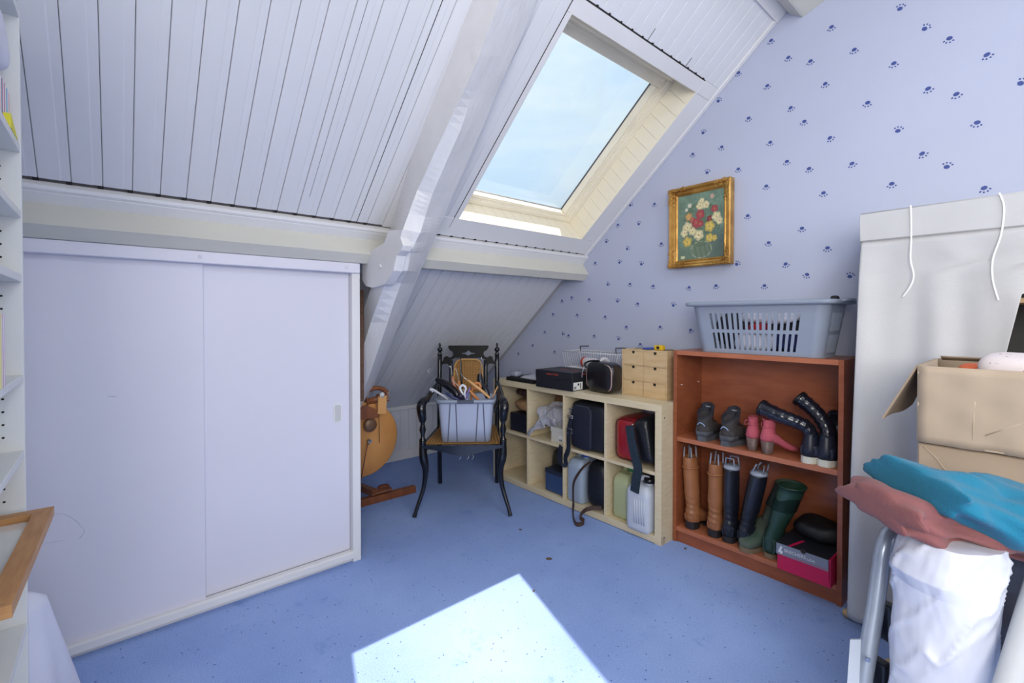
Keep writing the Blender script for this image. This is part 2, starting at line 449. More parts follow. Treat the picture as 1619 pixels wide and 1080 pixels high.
# upper boards and upper purlin at the top of the slope
bm = newbm(); sbox(bm, 1.70, 1.775, -.6, 2.678, -.013, .012, .002); struct('trim_5', bm, white, 'white flat cover board near the top of the slope')
bm = newbm(); sbox(bm, 1.775, 1.79, -.6, 2.678, -.012, .003); struct('trim_6', bm, darkgap, 'dark gap above the topmost cover board')
bm = newbm(); prism(bm, [(-.925, -.6, 2.90), (-.905, -.6, 2.83), (-.846, -.6, 2.785), (-.835, -.6, 2.787), (-.70, -.6, 2.84), (-.66, -.6, 2.99), (-.80, -.6, 3.05)], (0, YW-.002+.6, 0))
struct('upper_purlin', bm, purl, 'ivory timber purlin high up under the ceiling by the gable wall', cat='beam')
# knee wall
bm = newbm(); box(bm, (XK-.08, .6, 0), (XK-.012, YW, .52)); kw = struct('wall_back', bm, M('knee_wall_paint', (188, 190, 198), .5), 'low white boarded knee wall under the slope behind the armchair')
bm0 = newbm(); box(bm0, (XK-.012, .001, .08), (XK, PW-.001, .455), .002); mk = finish(bm0, 'plank', whitep)
yy = .9
while yy < YW-.02: put(mk, yy, kw); yy += PW
bm = newbm(); box(bm, (XK-.012, .6, .438), (XK+.012, YW, .472), .003); struct('trim_7', bm, white, 'white ledge strip along the top of the knee wall')
bm = newbm(); box(bm, (XK-.012, .6, 0), (XK+.010, YW, .085), .003); struct('baseboard_back', bm, white, 'white baseboard at the foot of the knee wall')
# other walls, out of view: they close the room and leave openings for the added fill lights
bm = newbm(); pw = M('pale_plaster', (225, 224, 222), .8)
box(bm, (-3.9, YL-.1, 0), (.05, YL, 3.25)); box(bm, (1.45, YL-.1, 0), (3.6, YL, 3.25)); box(bm, (.05, YL-.1, 0), (1.45, YL, 1.1)); box(bm, (.05, YL-.1, 2.4), (1.45, YL, 3.25))
struct('wall_left', bm, pw, 'pale plaster wall behind the white bookcase')
bm = newbm()
box(bm, (3.4, -.6, 0), (3.5, -.28, 3.25)); box(bm, (3.4, 2.18, 0), (3.5, 2.8, 3.25)); box(bm, (3.4, -.28, 0), (3.5, 2.18, 1.05)); box(bm, (3.4, -.28, 2.45), (3.5, 2.18, 3.25))
struct('wall_front', bm, pw, 'pale plaster wall behind the photographer')

# principal rafter: hewn strut rising from the knee wall to the slope
YA, YB_, YC = 1.04, 1.10, 1.26
def st(a, b, c, top=None):
    A = at(*a, 1, YA); B = at(*b, 1, YB_); C = at(*c, 1, YC)
    return [A, B, C]
def roofz(x): return 3.647+RS*x
LX = [(-200, 825), (0, 744), (74, 718), (148, 688), (205, 666), (260, 645), (300, 634), (338, 623), (362, 617), (380, 610)]
def lx(y):
    for (y0, x0), (y1, x1) in zip(LX, LX[1:]):
        if y0 <= y <= y1: return x0+(x1-x0)*(y-y0)/(y1-y0)
def stn(a, b, c, l=None, ya=YA, yb=YB_):
    A = at(*a, 1, ya); B = at(*b, 1, yb); C = at(*c, 1, YC)
    if l is None:
        L = atroof(lx(a[1]), a[1], .012); x = C.x-.03; K = Vector((x, YC, max(roofz(x)+.01, C.z+.01)))
    else:
        L = at(*l, 1, ya); K = C+Vector((-.73, 0, .69))*.13
    return [L, A, B, C, K]
ST = [stn((790,0),(808,0),(849,0)), stn((757,90),(774,88),(812,89)), stn((734,143),(750,145),(787,145)), stn((704,205),(727,208),(761,205)), stn((680,258),(703,262),(738,258)),
      stn((660,300),(684,306),(719,303)), stn((646,338),(672,342),(704,338), None, 1.02), stn((637,362),(664,368),(692.5,365), None, 1.0, 1.08), stn((633,376),(656,384),(686.5,380), None, .995, 1.07),
      stn((638,386),(652,394),(683,388), (620,384), .995, 1.06), stn((641,391),(652,398.5),(680,395), (612,392), 1.0, 1.07), stn((633,397),(649,400),(677.5,401), (604,400), .99, 1.06),
      stn((627,404),(648,406),(674,409), (600,408), .985, 1.06), stn((622,428),(645,428),(664.5,430), (598,428), .99, 1.07), stn((610,446),(634,448),(657,448), (589,448), 1.01, 1.09),
      stn((586.5,510),(613,510),(631.5,512), (568,510)), stn((570,560),(597,556),(611.5,560), (549,566))]
first = [ST[0][k]+(ST[0][k]-ST[1][k])*1.3 for k in range(5)]
d = [ST[-1][k]-ST[-2][k] for k in range(5)]
def tofloor(p, dd, z): return p+dd*((z-p.z)/dd.z)
ST = [first]+ST+[[tofloor(ST[-1][k], d[k], .45) for k in range(5)], [tofloor(ST[-1][k], d[k], .004) for k in range(5)]]
def hew(p, k, amp=.0028):
    return p+noise.noise_vector(p*6+Vector((k*9, 0, 0)))*amp+noise.noise_vector(p*19)*amp*.5
def subdiv(L, n=5):
    out = []
    for i in range(len(L)-1):
        for j in range(n): out.append([L[i][k].lerp(L[i+1][k], j/n) for k in range(len(L[i]))])
    out.append(L[-1]); return out
rs = [[L, L.lerp(A, .5), hew(A, 1), hew(B, 2), hew(B.lerp(C, .5), 4), hew(C, 3, .003), K] for L, A, B, C, K in subdiv(ST)]
bm = newbm(); rings(bm, rs, smooth=False)
# bracket block that carries the purlin, with its rounded underside
pb = [at(*q, 1, .985) for q in ((573, 401), (590, 395), (607, 384), (615, 364), (636, 363), (633, 376), (637, 388), (634, 396), (627, 404), (622, 428), (613, 442), (573, 443))]
prism(bm, pb, (0, .045, 0))
pr2 = [at(*q, 1, .985) for q in ((573, 443), (613, 442), (608, 449), (600, 452), (588, 455), (578, 452))]
prism(bm, pr2, (0, .05, 0))
c1 = at(602, 421, 1, .985); lathe(bm, [(.012, 0), (.012, .006), (.006, .008)], c1, 8, axis=(0, -1, 0))
raf = struct('rafter', bm, whitew, 'thick hewn white painted rafter strut crossing in front of the slope', cat='beam')
bm = newbm(); box(bm, (-2.62, 1.0, .80), (-2.415, 1.02, 1.40), .003); struct('trim_8', bm, M('shaded_brown_board', (92, 62, 44), .7, var=.3, scale=6, stretch=(1, 1, 8)), 'raw brown board added to darken the shadowed gap behind the cupboard end')  # brown board added so the shadowed gap reads dark

# built-in cupboard front
bm = newbm(); box(bm, (XD-.003, -.45, 1.476), (XD+.048, .951, 1.527), .003); struct('trim_9', bm, doorm, 'white header board above the sliding doors')
bm = newbm()
for yy in (.27, .88): lathe(bm, [(.007, 0), (.007, .002), (.003, .003)], (XD+.048, yy, 1.502), 10, axis=(1, 0, 0))
struct('trim_10', bm, doorm, 'painted screw heads on the header board')
bm = newbm(); prism(bm, [(XD, -.45, 0), (XD+.012, -.45, 0), (XD+.012, -.45, .018), (XD+.036, -.45, .022), (XD+.036, -.45, .050), (XD+.028, -.45, .056), (XD, -.45, .056)], (0, 1.37, 0))
struct('trim_11', bm, white, 'white bottom rail of the sliding doors on the carpet')
bm = newbm(); box(bm, (XD-.03, .915, 0), (XD+.03, .957, 1.478), .002); struct('trim_12', bm, white, 'white upright post at the right end of the sliding doors')
bm = newbm(); box(bm, (XD-.026, .28, .053), (XD-.008, .914, 1.48), .001)
d2 = struct('door_2', bm, doorm, 'right hand white sliding cupboard door with recessed pull', cat='door')
bm = newbm(); hy, hz = .853, .766
rr = []
for (a, b2, n) in ((.021, .048, 0), (.021, .048, .003), (.016, .043, .004), (.0145, .0415, .001), (.0145, .0415, -.006)):
    rr.append([(XD-.008+n, hy+sgp(math.cos(q), .35)*a, hz+sgp(math.sin(q), .35)*b2) for q in [2*PI*k/28 for k in range(28)]])
rings(bm, rr, smooth=False); part('handle', bm, white, d2, 'white recessed finger pull')
bm = newbm(); box(bm, (XD-.004, -.46, .053), (XD+.010, .285, 1.48), .001)
d1 = struct('door_1', bm, doorm, 'left hand white sliding cupboard door with a faint pencil scratch', cat='door')
bm = newbm(); tube(bm, spline([at(*q, 0, XD+.0102) for q in ((170, 626), (176, 627), (184, 627))], 4), .0006, 4); part('scratch', bm, greyd, d1)
bm = newbm(); box(bm, (XD-.05, -.45, .001), (XD-.026, .912, 1.53)); struct('trim_13', bm, M('dark_cupboard_inside', (60, 55, 52), .9), 'dark inside of the cupboard behind the doors')

# ------------------------------------------------------------------ roof window
bm = newbm(); sbox(bm, HU0-.02, HU1+.02, HY0-.02, HY1+.02, -.230, -.216)
win = None
def ringbox(bm, u0, u1, y0, y1, wu0, wu1, wy0, wy1, n0, n1, r=.002):
    sbox(bm, u0, u0+wu0, y0, y1, n0, n1, r); sbox(bm, u1-wu1, u1, y0, y1, n0, n1, r)
    sbox(bm, u0+wu0, u1-wu1, y0, y0+wy0, n0, n1, r); sbox(bm, u0+wu0, u1-wu1, y1-wy1, y1, n0, n1, r)
bm.free(); bm = newbm()
ringbox(bm, HU0, HU1, HY0, HY1, .036, .045, .018, .055, -.215, -.178)
ringbox(bm, HU0, HU1, HY0, HY1, .030, .036, .014, .045, -.180, -.170, .003)
win = struct('window_1', bm, creamw, 'roof window with cream frame in the white slope', cat='window')
bm = newbm(); ringbox(bm, HU0+.036, HU1-.045, HY0+.018, HY1-.055, .018, .055, .018, .033, -.250, -.188, .004)
ringbox(bm, HU0+.036, HU1-.045, HY0+.018, HY1-.055, .012, .018, .006, .012, -.189, -.183, .002)
part('sash', bm, creamw, win)
bm = newbm(); ringbox(bm, HU0+.053, HU1-.099, HY0+.035, HY1-.087, .003, .003, .003, .003, -.242, -.232, .0); part('gasket', bm, greyd, win)
glass = bpy.data.materials.new('window_glass'); glass.use_nodes = True; t = glass.node_tree
for n in list(t.nodes): t.nodes.remove(n)
ou = t.nodes.new('ShaderNodeOutputMaterial'); tr = t.nodes.new('ShaderNodeBsdfTransparent'); gl = t.nodes.new('ShaderNodeBsdfGlossy'); fr = t.nodes.new('ShaderNodeFresnel'); mx = t.nodes.new('ShaderNodeMixShader')
tr.inputs[0].default_value = (.99, 1, 1, 1); gl.inputs['Roughness'].default_value = .02; fr.inputs[0].default_value = 1.25
t.links.new(fr.outputs[0], mx.inputs[0]); t.links.new(tr.outputs[0], mx.inputs[1]); t.links.new(gl.outputs[0], mx.inputs[2]); t.links.new(mx.outputs[0], ou.inputs[0])
bm = newbm(); sbox(bm, HU0+.050, HU1-.096, HY0+.032, HY1-.084, -.240, -.236); part('pane', bm, glass, win)
# boarded reveals, each short board a piece
def reveal(seg, side):
    bm = newbm()
    if side == 'r': sbox(bm, 0, seg-.0012, HY1, HY1+.012, -.195, .0025)
    if side == 'l': sbox(bm, 0, seg-.0012, HY0-.012, HY0, -.195, .0025)
    if side == 'b': sbox(bm, HU0-.012, HU0, 0, seg-.0012, -.195, .0025)
    return finish(bm, 'reveal_board', creamw)
pu = .0790
for side in 'rl':
    m_ = reveal(pu, side); u = HU0
    while u < HU1-.02:
        o = bpy.data.objects.new('reveal_board', m_); COL.objects.link(o); o.parent = win; o.location = Su*u; u += pu
m_ = reveal(.0796, 'b'); yy = HY0
while yy < HY1-.02:
    o = bpy.data.objects.new('reveal_board', m_); COL.objects.link(o); o.parent = win; o.location = (0, yy, 0); yy += .0796
bm = newbm(); sbox(bm, HU1, HU1+.012, HY0, HY1, -.195, .0025); sbox(bm, HU1-.006, HU1, HY0, HY1, -.03, -.01, .002); sbox(bm, HU1-.012, HU1, HY0, HY1, -.17, -.11, .004)
sbox(bm, HU1-.03, HU1-.01, HY0+.014, HY1-.045, -.178, -.150, .005)
part('head_board', bm, creamw, win)

# ================================================================== WHITE BOOKCASE AT THE LEFT
XP = -1.69; YF = -.175; XR = -.92
bc = thing('bookcase', 'tall white open bookcase cut by the left edge of the picture', 'bookcase', (XP, YF, 0))
def L(bm_fn, name, mat, parent, off, **kw): pass
bm = newbm(); box(bm, (-.018, -.30, 0), (0, 0, 2.02), .001)
part('side_panel', bm, M('white_melamine', (226, 226, 222), .45, var=.01), bc)
melam = MATS['white_melamine']
bm = newbm(); box(bm, (XR-XP, -.30, 0), (XR-XP+.018, 0, 2.02), .001); part('side_panel', bm, melam, bc)
bm = newbm(); box(bm, (0, -.30, .04), (XR-XP, -.293, 2.0)); part('back_panel', bm, melam, bc)
bm = newbm(); box(bm, (0, -.293, 2.0), (XR-XP, 0, 2.02), .001); part('top_board', bm, melam, bc)
bm = newbm(); box(bm, (0, -.02, 0), (XR-XP, -.002, .06)); part('plinth', bm, melam, bc)
SH = [(1.664, 1.683), (1.501, 1.519), (1.340, 1.359), (1.088, 1.106), (.897, .915), (.733, .751), (.455, .474), (.06, .078)]
for z0, z1 in SH:
    bm = newbm(); box(bm, (.001, -.292, z0), (XR-XP-.001, -.001, z1), .0008); part('shelf', bm, melam, bc)
bm = newbm()
zz = .12
while zz < 1.98:
    if all(not (a-.012 < zz < b_+.012) for a, b_ in SH):
        for yy in (-.037, -.25): lathe(bm, [(.0028, -.002), (.0028, .0006)], (0, yy, zz), 8, axis=(1, 0, 0))
    zz += .032
part('peg_holes', bm, darkgap, bc, kind='stuff')
# striped ring binder or books with rainbow page edges on the top visible shelf
cols = [(214, 150, 150), (236, 232, 222), (150, 186, 214), (90, 150, 176), (240, 238, 232), (226, 176, 160), (150, 120, 176), (236, 234, 226), (190, 110, 140), (110, 150, 170), (236, 236, 230), (222, 170, 160)]
labs = ['dusty rose', 'cream', 'pale blue', 'teal blue', 'ivory', 'salmon', 'mauve', 'off white', 'plum pink', 'slate blue', 'chalk white', 'coral pink']
for i, c in enumerate(cols):
    bm = newbm(); x = .030+i*.0105
    box(bm, (x, -.185, 0), (x+.0088, .0, .115+.0*(i % 3)), .002)
    single('folder', bm, M('folder_%s' % labs[i].replace(' ', '_'), c, .6), 'thin %s folder in the striped row at the left edge' % labs[i], 'folder',
           (XP, YF-.015, 1.6836), group='striped folders on the upper shelf')
bm = newbm(); prism(bm, [(XP+.03, YF-.013, 1.684), (XP+.14, YF-.012, 1.684), (XP+.14, YF-.012, 1.716)], (0, .012, 0))
single('yellow_tab', bm, M('yellow_card', (224, 216, 60), .6), 'yellow card leaning in front of the striped folders', 'card')
# white bag lying over the folders
bm = newbm(); blob(bm, (0, 0, 0), (.115, .10, .088), .6, .7, 30, 20, namp=.022, nsc=9, seed=2)
single('white_bag', bm, whitecl, 'crumpled white fabric bag lying on top of the striped folders', 'bag', (XP+.150, YF-.11, 1.900))
# magazines on the middle shelf
for i, (c, n_) in enumerate((((206, 186, 206), 'lilac'), ((226, 226, 230), 'white'), ((206, 140, 156), 'pink'), ((222, 226, 232), 'pale grey'), ((214, 206, 150), 'yellow'))):
    bm = newbm(); x = .284+i*.0086; box(bm, (x, -.15, 0), (x+.0076, 0.023, .152), .0012)
    single('magazine', bm, M('magazine_'+n_.replace(' ', '_'), c, .5), 'thin %s magazine on the middle shelf at the left edge' % n_, 'magazine', (XP, YF-.02, 1.1066), group='magazines on the middle shelf')
# oak picture frame lying flat on a shelf
oak = M('oak_wood', (196, 146, 92), .5, scale=10, stretch=(1, 8, 8), rgb2=(170, 118, 68), detail=8)
oaky = M('oak_wood_cross', (196, 146, 92), .5, scale=10, stretch=(8, 1, 8), rgb2=(170, 118, 68), detail=8)
fx, fy, fz = XP+.05, YF+.055, .7515
pf = thing('framed_print', 'oak framed white print lying flat on a shelf of the white bookcase, corner sticking out', 'picture frame', (fx, fy, fz), math.radians(-1.5))
FW, FD, FB = .52, .27, .035
def mitre(bm, a, b_, ia, ib, z0=.0, z1=.022):
    prism(bm, [(a[0], a[1], z0), (b_[0], b_[1], z0), (ib[0], ib[1], z0), (ia[0], ia[1], z0)], (0, 0, z1))
cs = [(0, 0), (FW, 0), (FW, -FD), (0, -FD)]; ci = [(FB, -FB), (FW-FB, -FB), (FW-FB, -FD+FB), (FB, -FD+FB)]
for k in range(4):
    bm = newbm(); mitre(bm, cs[k], cs[(k+1) % 4], ci[k], ci[(k+1) % 4]); part('frame_rail', bm, oak if k % 2 == 0 else oaky, pf)
bm = newbm(); box(bm, (FB, -FD+FB, .002), (FW-FB, -FB, .006)); part('backing', bm, M('white_card', (226, 226, 222), .12, coat=.6), pf)
bm = newbm()
tube(bm, [p-Vector((fx, fy, fz)) for p in spline([atf(79, 813, 1.30), atf(98, 815, 1.36), atf(112, 823, 1.42), atf(122, 834, 1.46), atf(127, 842, 1.47), atf(119, 853, 1.47)], 6)], .0006, 4)
tube(bm, [p-Vector((fx, fy, fz)) for p in spline([atf(57, 860, 1.28), atf(75, 859, 1.34), atf(95, 856, 1.4)], 6)], .0006, 4)
part('hanging_wire', bm, steel, pf, 'thin loose wire springing from the frame corner')
# white sheet heaped beside the bookcase
def sheet(u, v):
    # u around, v up
    z = .56*(1-v)
    px = (-2.16, -2.10, -2.0, -1.90, -1.82)
    a = PI*(1.0*u)
    rx = .006+.034*min(1, v*8)+.17*v; ry = .02+.08*min(1, v*8)+.08*v
    cx, cy = -1.757-.17*v, -.26
    fold = 1+.07*math.sin(a*5+2*v)*v+.05*math.sin(a*9+1)*v
    p = Vector((cx-math.cos(a)*rx*fold, cy+math.sin(a)*ry*fold, max(z, .004)))
    return p
bm = newbm(); surf(bm, lambda u, v: sheet(u, v), 72, 24)
vs = [bm.verts.new(sheet(k/24, 0)+Vector((0, 0, .0))) for k in range(24)]
sh = single('bed_sheet', bm, whitecl, 'white sheet draped to the carpet between the bookcase and the sliding door', 'sheet')
solid(sh, .004)
# peach jar on the bottom shelf of the bookcase
bm = newbm(); lathe(bm, [(.04, 0), (.045, .02), (.045, .11), (.03, .13), (.02, .15)], (0, 0, 0), 20)
single('peach_vase', bm, M('peach_glaze', (226, 190, 150), .4), 'peach coloured vase on the bookcase shelf at the lower left edge', 'vase', (XP+.21, YF-.09, .4745))

# ================================================================== SPINNING WHEEL
swl = M('spinning_wheel_wood', (182, 124, 66), .42, scale=5, stretch=(2, 1, 1), rgb2=(198, 142, 80))
swd = M('spinning_wheel_dark_wood', (112, 62, 34), .45, scale=6, stretch=(1, 5, 1), rgb2=(134, 78, 44))
swb = (-2.800, 1.28, 0)
sw = thing('spinning_wheel', 'honey coloured wooden spinning wheel with a solid disc, in the corner behind the strut', 'spinning wheel', swb)
cz = .455
cpx = at(574, 694, 0, -2.800)
bm = newbm(); cy = cpx.y-swb[1]; cz = cpx.z
prof = [(0, -.012), (.221, -.012), (.243, -.006), (.243, .006), (.235, .012), (0, .012)]
n = 56; rs = []
for rr_, xx in ((.12, .011), (.222, .011), (.229, .005), (.229, -.005), (.222, -.011), (.12, -.011)):
    rs.append([(xx, cy+math.sin(2*PI*k/n)*rr_, cz+math.cos(2*PI*k/n)*rr_*(1.0+.04*(math.cos(2*PI*k/n) < 0))) for k in range(n)])
rings(bm, rs)
part('wheel_disc', bm, swl, sw)
def wl(px, py, x=-2.760): p = at(px, py, 0, x); return p-Vector(swb)
bm = newbm(); prism(bm, [wl(*q, -2.750) for q in ((566, 640), (580, 648), (599, 655), (621, 656), (628, 668), (622, 700), (566, 700))][::1], (-.012, 0, 0))
bm.free()
bm = newbm(); c = wl(585, 672, -2.775); lathe(bm, [(.040, 0), (.043, .004), (.040, .012), (.012, .016)], c, 28, axis=(1, 0, 0)); part('hub_plate', bm, M('bronze_plate', (118, 88, 66), .4, .3), sw, 'round dark bronze hub plate')
bm = newbm(); c = wl(583, 697, -2.785); tube(bm, [c, c+Vector((.02, 0, 0))], .012, 10); tube(bm, [c+Vector((.02, 0, 0)), wl(583, 695, -2.765), wl(582, 703, -2.765)], .006, 8); part('crank', bm, steel, sw)
bm = newbm(); tube(bm, [wl(581, 703, -2.762), wl(576, 730, -2.755), wl(570, 762, -2.750)], .0035, 6); part('footman', bm, swd, sw)
bm = newbm(); tube(bm, [wl(599, 655, -2.775), wl(600, 700, -2.775)], .002, 5); tube(bm, [wl(591, 655, -2.775), wl(588, 664, -2.775)], .002, 5); part('cord', bm, blackm, sw)
bm = newbm(); prism(bm, [wl(*q) for q in ((597, 627), (610, 625), (609, 654), (596, 654))], (.014, 0, 0)); part('maiden', bm, M('pale_wheel_board', (206, 152, 92), .45, scale=8, stretch=(1, 1, 3)), sw)
bm = newbm(); c = wl(604, 624.5, -2.743); lathe(bm, [(.016, 0), (.016, .006), (.006, .008), (.006, .012)], c, 20, axis=(1, 0, 0)); part('bearing', bm, M('white_bearing', (214, 214, 210), .4), sw, 'white round bearing')
bm = newbm()
a, b_ = wl(578, 630, -2.810), wl(611, 618, -2.810)
for k, rr_ in enumerate((.03,)):
    pts_ = [wl(574, 634, -2.820), wl(578, 622, -2.820), wl(588, 615, -2.820), wl(600, 614, -2.820), wl(611, 620, -2.820), wl(612, 634, -2.820)]
    tube(bm, spline(pts_, 6), [.015]*31, 8)
part('flyer', bm, swd, sw, 'dark U shaped flyer')
bm = newbm(); lathe(bm, [(.034, 0), (.034, .006), (.02, .008), (.022, .05), (.02, .082), (.034, .084), (.034, .09)], wl(578, 636, -2.800), 20, axis=(.0, 1, .12)); part('bobbin', bm, swd, sw)
for q in range(4):
    bm = newbm(); c = wl(612, 622+q*3.4, -2.800); tube(bm, [c, c+Vector((0, .016, .004)), c+Vector((0, .016, .012))], .002, 5); part('hook', bm, steel, sw)
bm = newbm(); prism(bm, [wl(*q) for q in ((566, 648), (578, 640), (597, 648), (597, 660), (566, 664))], (.012, 0, 0)); part('mother_of_all', bm, swd, sw)
bm = newbm(); A_ = at(566, 804, 2, .0); B_ = at(658, 779, 2, .0)
A_ = A_+(A_-B_)*.5
dd = (B_-A_).normalized(); nn = Vector((-dd.y, dd.x, 0))
obox(bm, (A_+B_)/2-Vector(swb)+Vector((0, 0, .024))+nn*.022, dd*(B_-A_).length, nn*.044, Vector((0, 0, .048)), .004, 2); part('foot_beam', bm, swd, sw)
bm = newbm(); c0 = at(594, 790, 2, .02); c1_ = c0+Vector((-.20, -.04, 0)); dd = (c1_-c0).normalized(); nn = Vector((-dd.y, dd.x, 0))
obox(bm, (c0+c1_)/2-Vector(swb)+Vector((0, 0, .045)), dd*.20, nn*.045, Vector((0, 0, .042)), .004, 2); part('cross_beam', bm, swd, sw)
bm = newbm(); c = at(602, 777, 2, .062)-Vector(swb); obox(bm, c+Vector((0, 0, .006)), Vector((.02, .14, .01)), Vector((.07, -.01, 0)), Vector((0, 0, .012)), .003, 2)
part('treadle', bm, swd, sw)
bm = newbm(); c = at(606, 769, 2, .075)-Vector(swb); blob(bm, c, (.02, .042, .013), .7, .7, 18, 8); part('treadle_pad', bm, M('brown_pad', (98, 46, 30), .6), sw)
bm = newbm(); obox(bm, (-.06, cy-.05, .17), Vector((.03, 0, 0)), Vector((0, .05, 0)), Vector((0, 0, .26)), .003, 1)
part('upright', bm, swd, sw)

# ================================================================== ARMCHAIR
CA = math.radians(51.1); CB = (-2.63, 1.836, 0)
ch = thing('armchair', 'black lacquered armchair with cane back and seat and curved legs', 'armchair', CB, CA)
cane = M('woven_cane', (150, 110, 58), .6, var=.2, scale=60, bump=.6, bscale=180)
canef = M('cane_binding', (196, 150, 88), .55, var=.15, scale=80)
FX, FY, BX, BY = .300, -.288, .215, .288     # local foot positions
for s in (-1, 1):
    bm = newbm()   # cabriole front leg
    tube(bm, spline([(s*FX*1.0, FY-.015, .005), (s*(FX-.012), FY-.004, .05), (s*(FX-.05), FY+.03, .17), (s*(FX-.062), FY+.035, .28), (s*(FX-.050), FY+.03, .36), (s*(FX-.045), FY+.03, .425), (s*(FX-.045), FY+.03, .47)], 5),
         [.014, .0135, .013, .0125, .012, .012, .0125, .013, .0135, .014, .0145, .015, .016, .017, .018, .020, .022, .024, .026, .027, .027, .027, .026, .025, .024, .023, .022, .022, .022, .022, .022], 10)
    part('leg', bm, blackg, ch)
    bm = newbm()   # rear leg and back post
    tube(bm, spline([(s*BX, BY+.01, 0), (s*BX, BY-.015, .2), (s*BX, BY-.03, .42), (s*BX, BY-.02, .7), (s*BX, BY+.01, .97)], 4), .0165, 4)
    part('leg', bm, blackg, ch)
    bm = newbm(); lathe(bm, [(.012, 0), (.019, .010), (.012, .020), (.011, .028), (.020, .040), (.020, .052), (.010, .062), (.006, .070), (.011, .078), (.008, .084), (.002, .098)], (s*BX, BY+.01, .965), 14); part('finial', bm, blackg, ch)
    bm = newbm()   # turned arm stump and rolled arm
    ax, ay = s*(FX-.045), FY+.03
    lathe(bm, [(.020, 0), (.023, .012), (.014, .022), (.012, .040), (.021, .075), (.014, .105), (.013, .115), (.022, .135), (.022, .15)], (ax, ay, .465), 14)
    P = spline([(ax, ay, .60), (ax+s*.004, ay-.012, .65), (ax+s*.008, ay-.006, .69), (ax, ay+.03, .715), (ax-s*.008, ay+.12, .715), (ax-s*.015, ay+.26, .735), (s*(BX+.005), BY-.03, .765)], 5)
    tube(bm, P, [.024+.006*math.sin(min(k, 18)/18*PI) for k in range(len(P)-10)]+[.022-.001*k*.6 for k in range(10)], 10)
    part('arm', bm, blackg, ch)
# seat rails
bm = newbm()
def rail(u, v):
    return None
N = 28; top = []; bot = []
for k in range(N+1):
    t_ = k/N*2-1; x = t_*(FX-.05); zb = .415-.035*math.exp(-(t_*2.2)**2)+.012*abs(t_)**3
    top.append((x, .445)); bot.append((x, zb))
poly = [(x, FY+.018-.02*math.cos(x/FX*1.4), z) for x, z in bot]+[(x, FY+.018-.02*math.cos(x/FX*1.4), z) for x, z in top[::-1]]
for k in range(N):
    a0, a1 = Vector((bot[k][0], FY+.016, bot[k][1])), Vector((bot[k+1][0], FY+.016, bot[k+1][1])); b0, b1 = Vector((top[k][0], FY+.016, .445)), Vector((top[k+1][0], FY+.016, .445))
    o_ = Vector((0, -.02*math.cos(a0.x*4.5), 0)); o1 = Vector((0, -.02*math.cos(a1.x*4.5), 0)); bk = Vector((0, .03, 0))
    vs = [bm.verts.new(v) for v in (a0+o_, a1+o1, b1+o1, b0+o_, a0+bk, a1+bk, b1+bk, b0+bk)]
    for q in ((0, 1, 2, 3), (4, 7, 6, 5), (0, 4, 5, 1), (3, 2, 6, 7)): bm.faces.new([vs[i] for i in q])
box(bm, (-BX, BY-.045, .385), (BX, BY-.015, .445), .002)
for s in (-1, 1):
    a = Vector((s*(FX-.05), FY+.03, .418)); c = Vector((s*(BX), BY-.03, .418)); dd = c-a
    obox(bm, (a+c)/2, dd, Vector((dd.y, -dd.x, 0)).normalized()*.028, Vector((0, 0, .054)), .003)
part('seat_frame', bm, blackg, ch)
bm = newbm()
prism(bm, [(-(FX-.06), FY+.04, .444), ((FX-.06), FY+.04, .444), (BX-.01, BY-.035, .444), (-(BX-.01), BY-.035, .444)], (0, 0, .004)); 
seat = part('seat', bm, cane, ch, 'woven cane seat')
bm = newbm()
for k in range(24):
    f = k/23; x0 = -(FX-.065)+2*(FX-.065)*f; x1 = -(BX-.015)+2*(BX-.015)*f
    tube(bm, [(x0, FY+.045, .4495), (x1, BY-.04, .4495)], .0016, 4)
part('cane_strands', bm, canef, seat, kind='stuff')
# back: crest rail, side loops, cane panel
def bp_(x, z, y=0): return (x, BY-.02+(z-.7)*.10+y, z)
bm = newbm()
crest = [(-.20, .935), (-.16, .945), (-.135, .975), (-.125, 1.0), (-.145, 1.018), (-.155, 1.045), (.155, 1.045), (.145, 1.018), (.125, 1.0), (.135, .975), (.16, .945), (.20, .935), (.20, .895), (.17, .91), (.15, .90), (.14, .86), (.125, .93), (.10, .955), (-.10, .955), (-.125, .93), (-.14, .86), (-.15, .90), (-.17, .91), (-.20, .895)]
crest = [(-.21, .925), (-.19, .925), (-.18, .955), (-.16, .962), (-.145, .95), (-.125, .955), (-.112, .975), (-.118, .995), (-.135, 1.003), (-.15, 1.022), (-.15, 1.040), (.15, 1.040), (.15, 1.022), (.135, 1.003), (.118, .995), (.112, .975), (.125, .955), (.145, .95), (.16, .962), (.18, .955), (.19, .925), (.21, .925), (.21, .885), (.185, .905), (.155, .905), (.14, .88), (.13, .93), (.10, .948), (-.10, .948), (-.13, .93), (-.14, .88), (-.155, .905), (-.185, .905), (-.21, .885)]
prism(bm, [bp_(x, z, -.011) for x, z in crest], (0, .022, 0)); part('crest_rail', bm, M('black_satin', (12, 12, 16), .4, spec=.12), ch)
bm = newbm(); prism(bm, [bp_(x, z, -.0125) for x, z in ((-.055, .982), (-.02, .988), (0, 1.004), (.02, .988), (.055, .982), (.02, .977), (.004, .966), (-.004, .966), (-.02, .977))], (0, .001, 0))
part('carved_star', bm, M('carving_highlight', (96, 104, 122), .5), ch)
bm = newbm()
for s in (-1, 1):
    P = [bp_(s*.128, .56), bp_(s*.130, .60), bp_(s*.130, .75), bp_(s*.130, .93)]; tube(bm, spline(P, 3), .015, 6)
    tube(bm, spline([bp_(s*.14, .60), bp_(s*.16, .575), bp_(s*.19, .575), bp_(s*.215, .60)], 4), .012, 6)
box(bm, (-.21, BY-.045, .545), (.21, BY-.022, .585), .003)
part('back_frame', bm, blackg, ch)
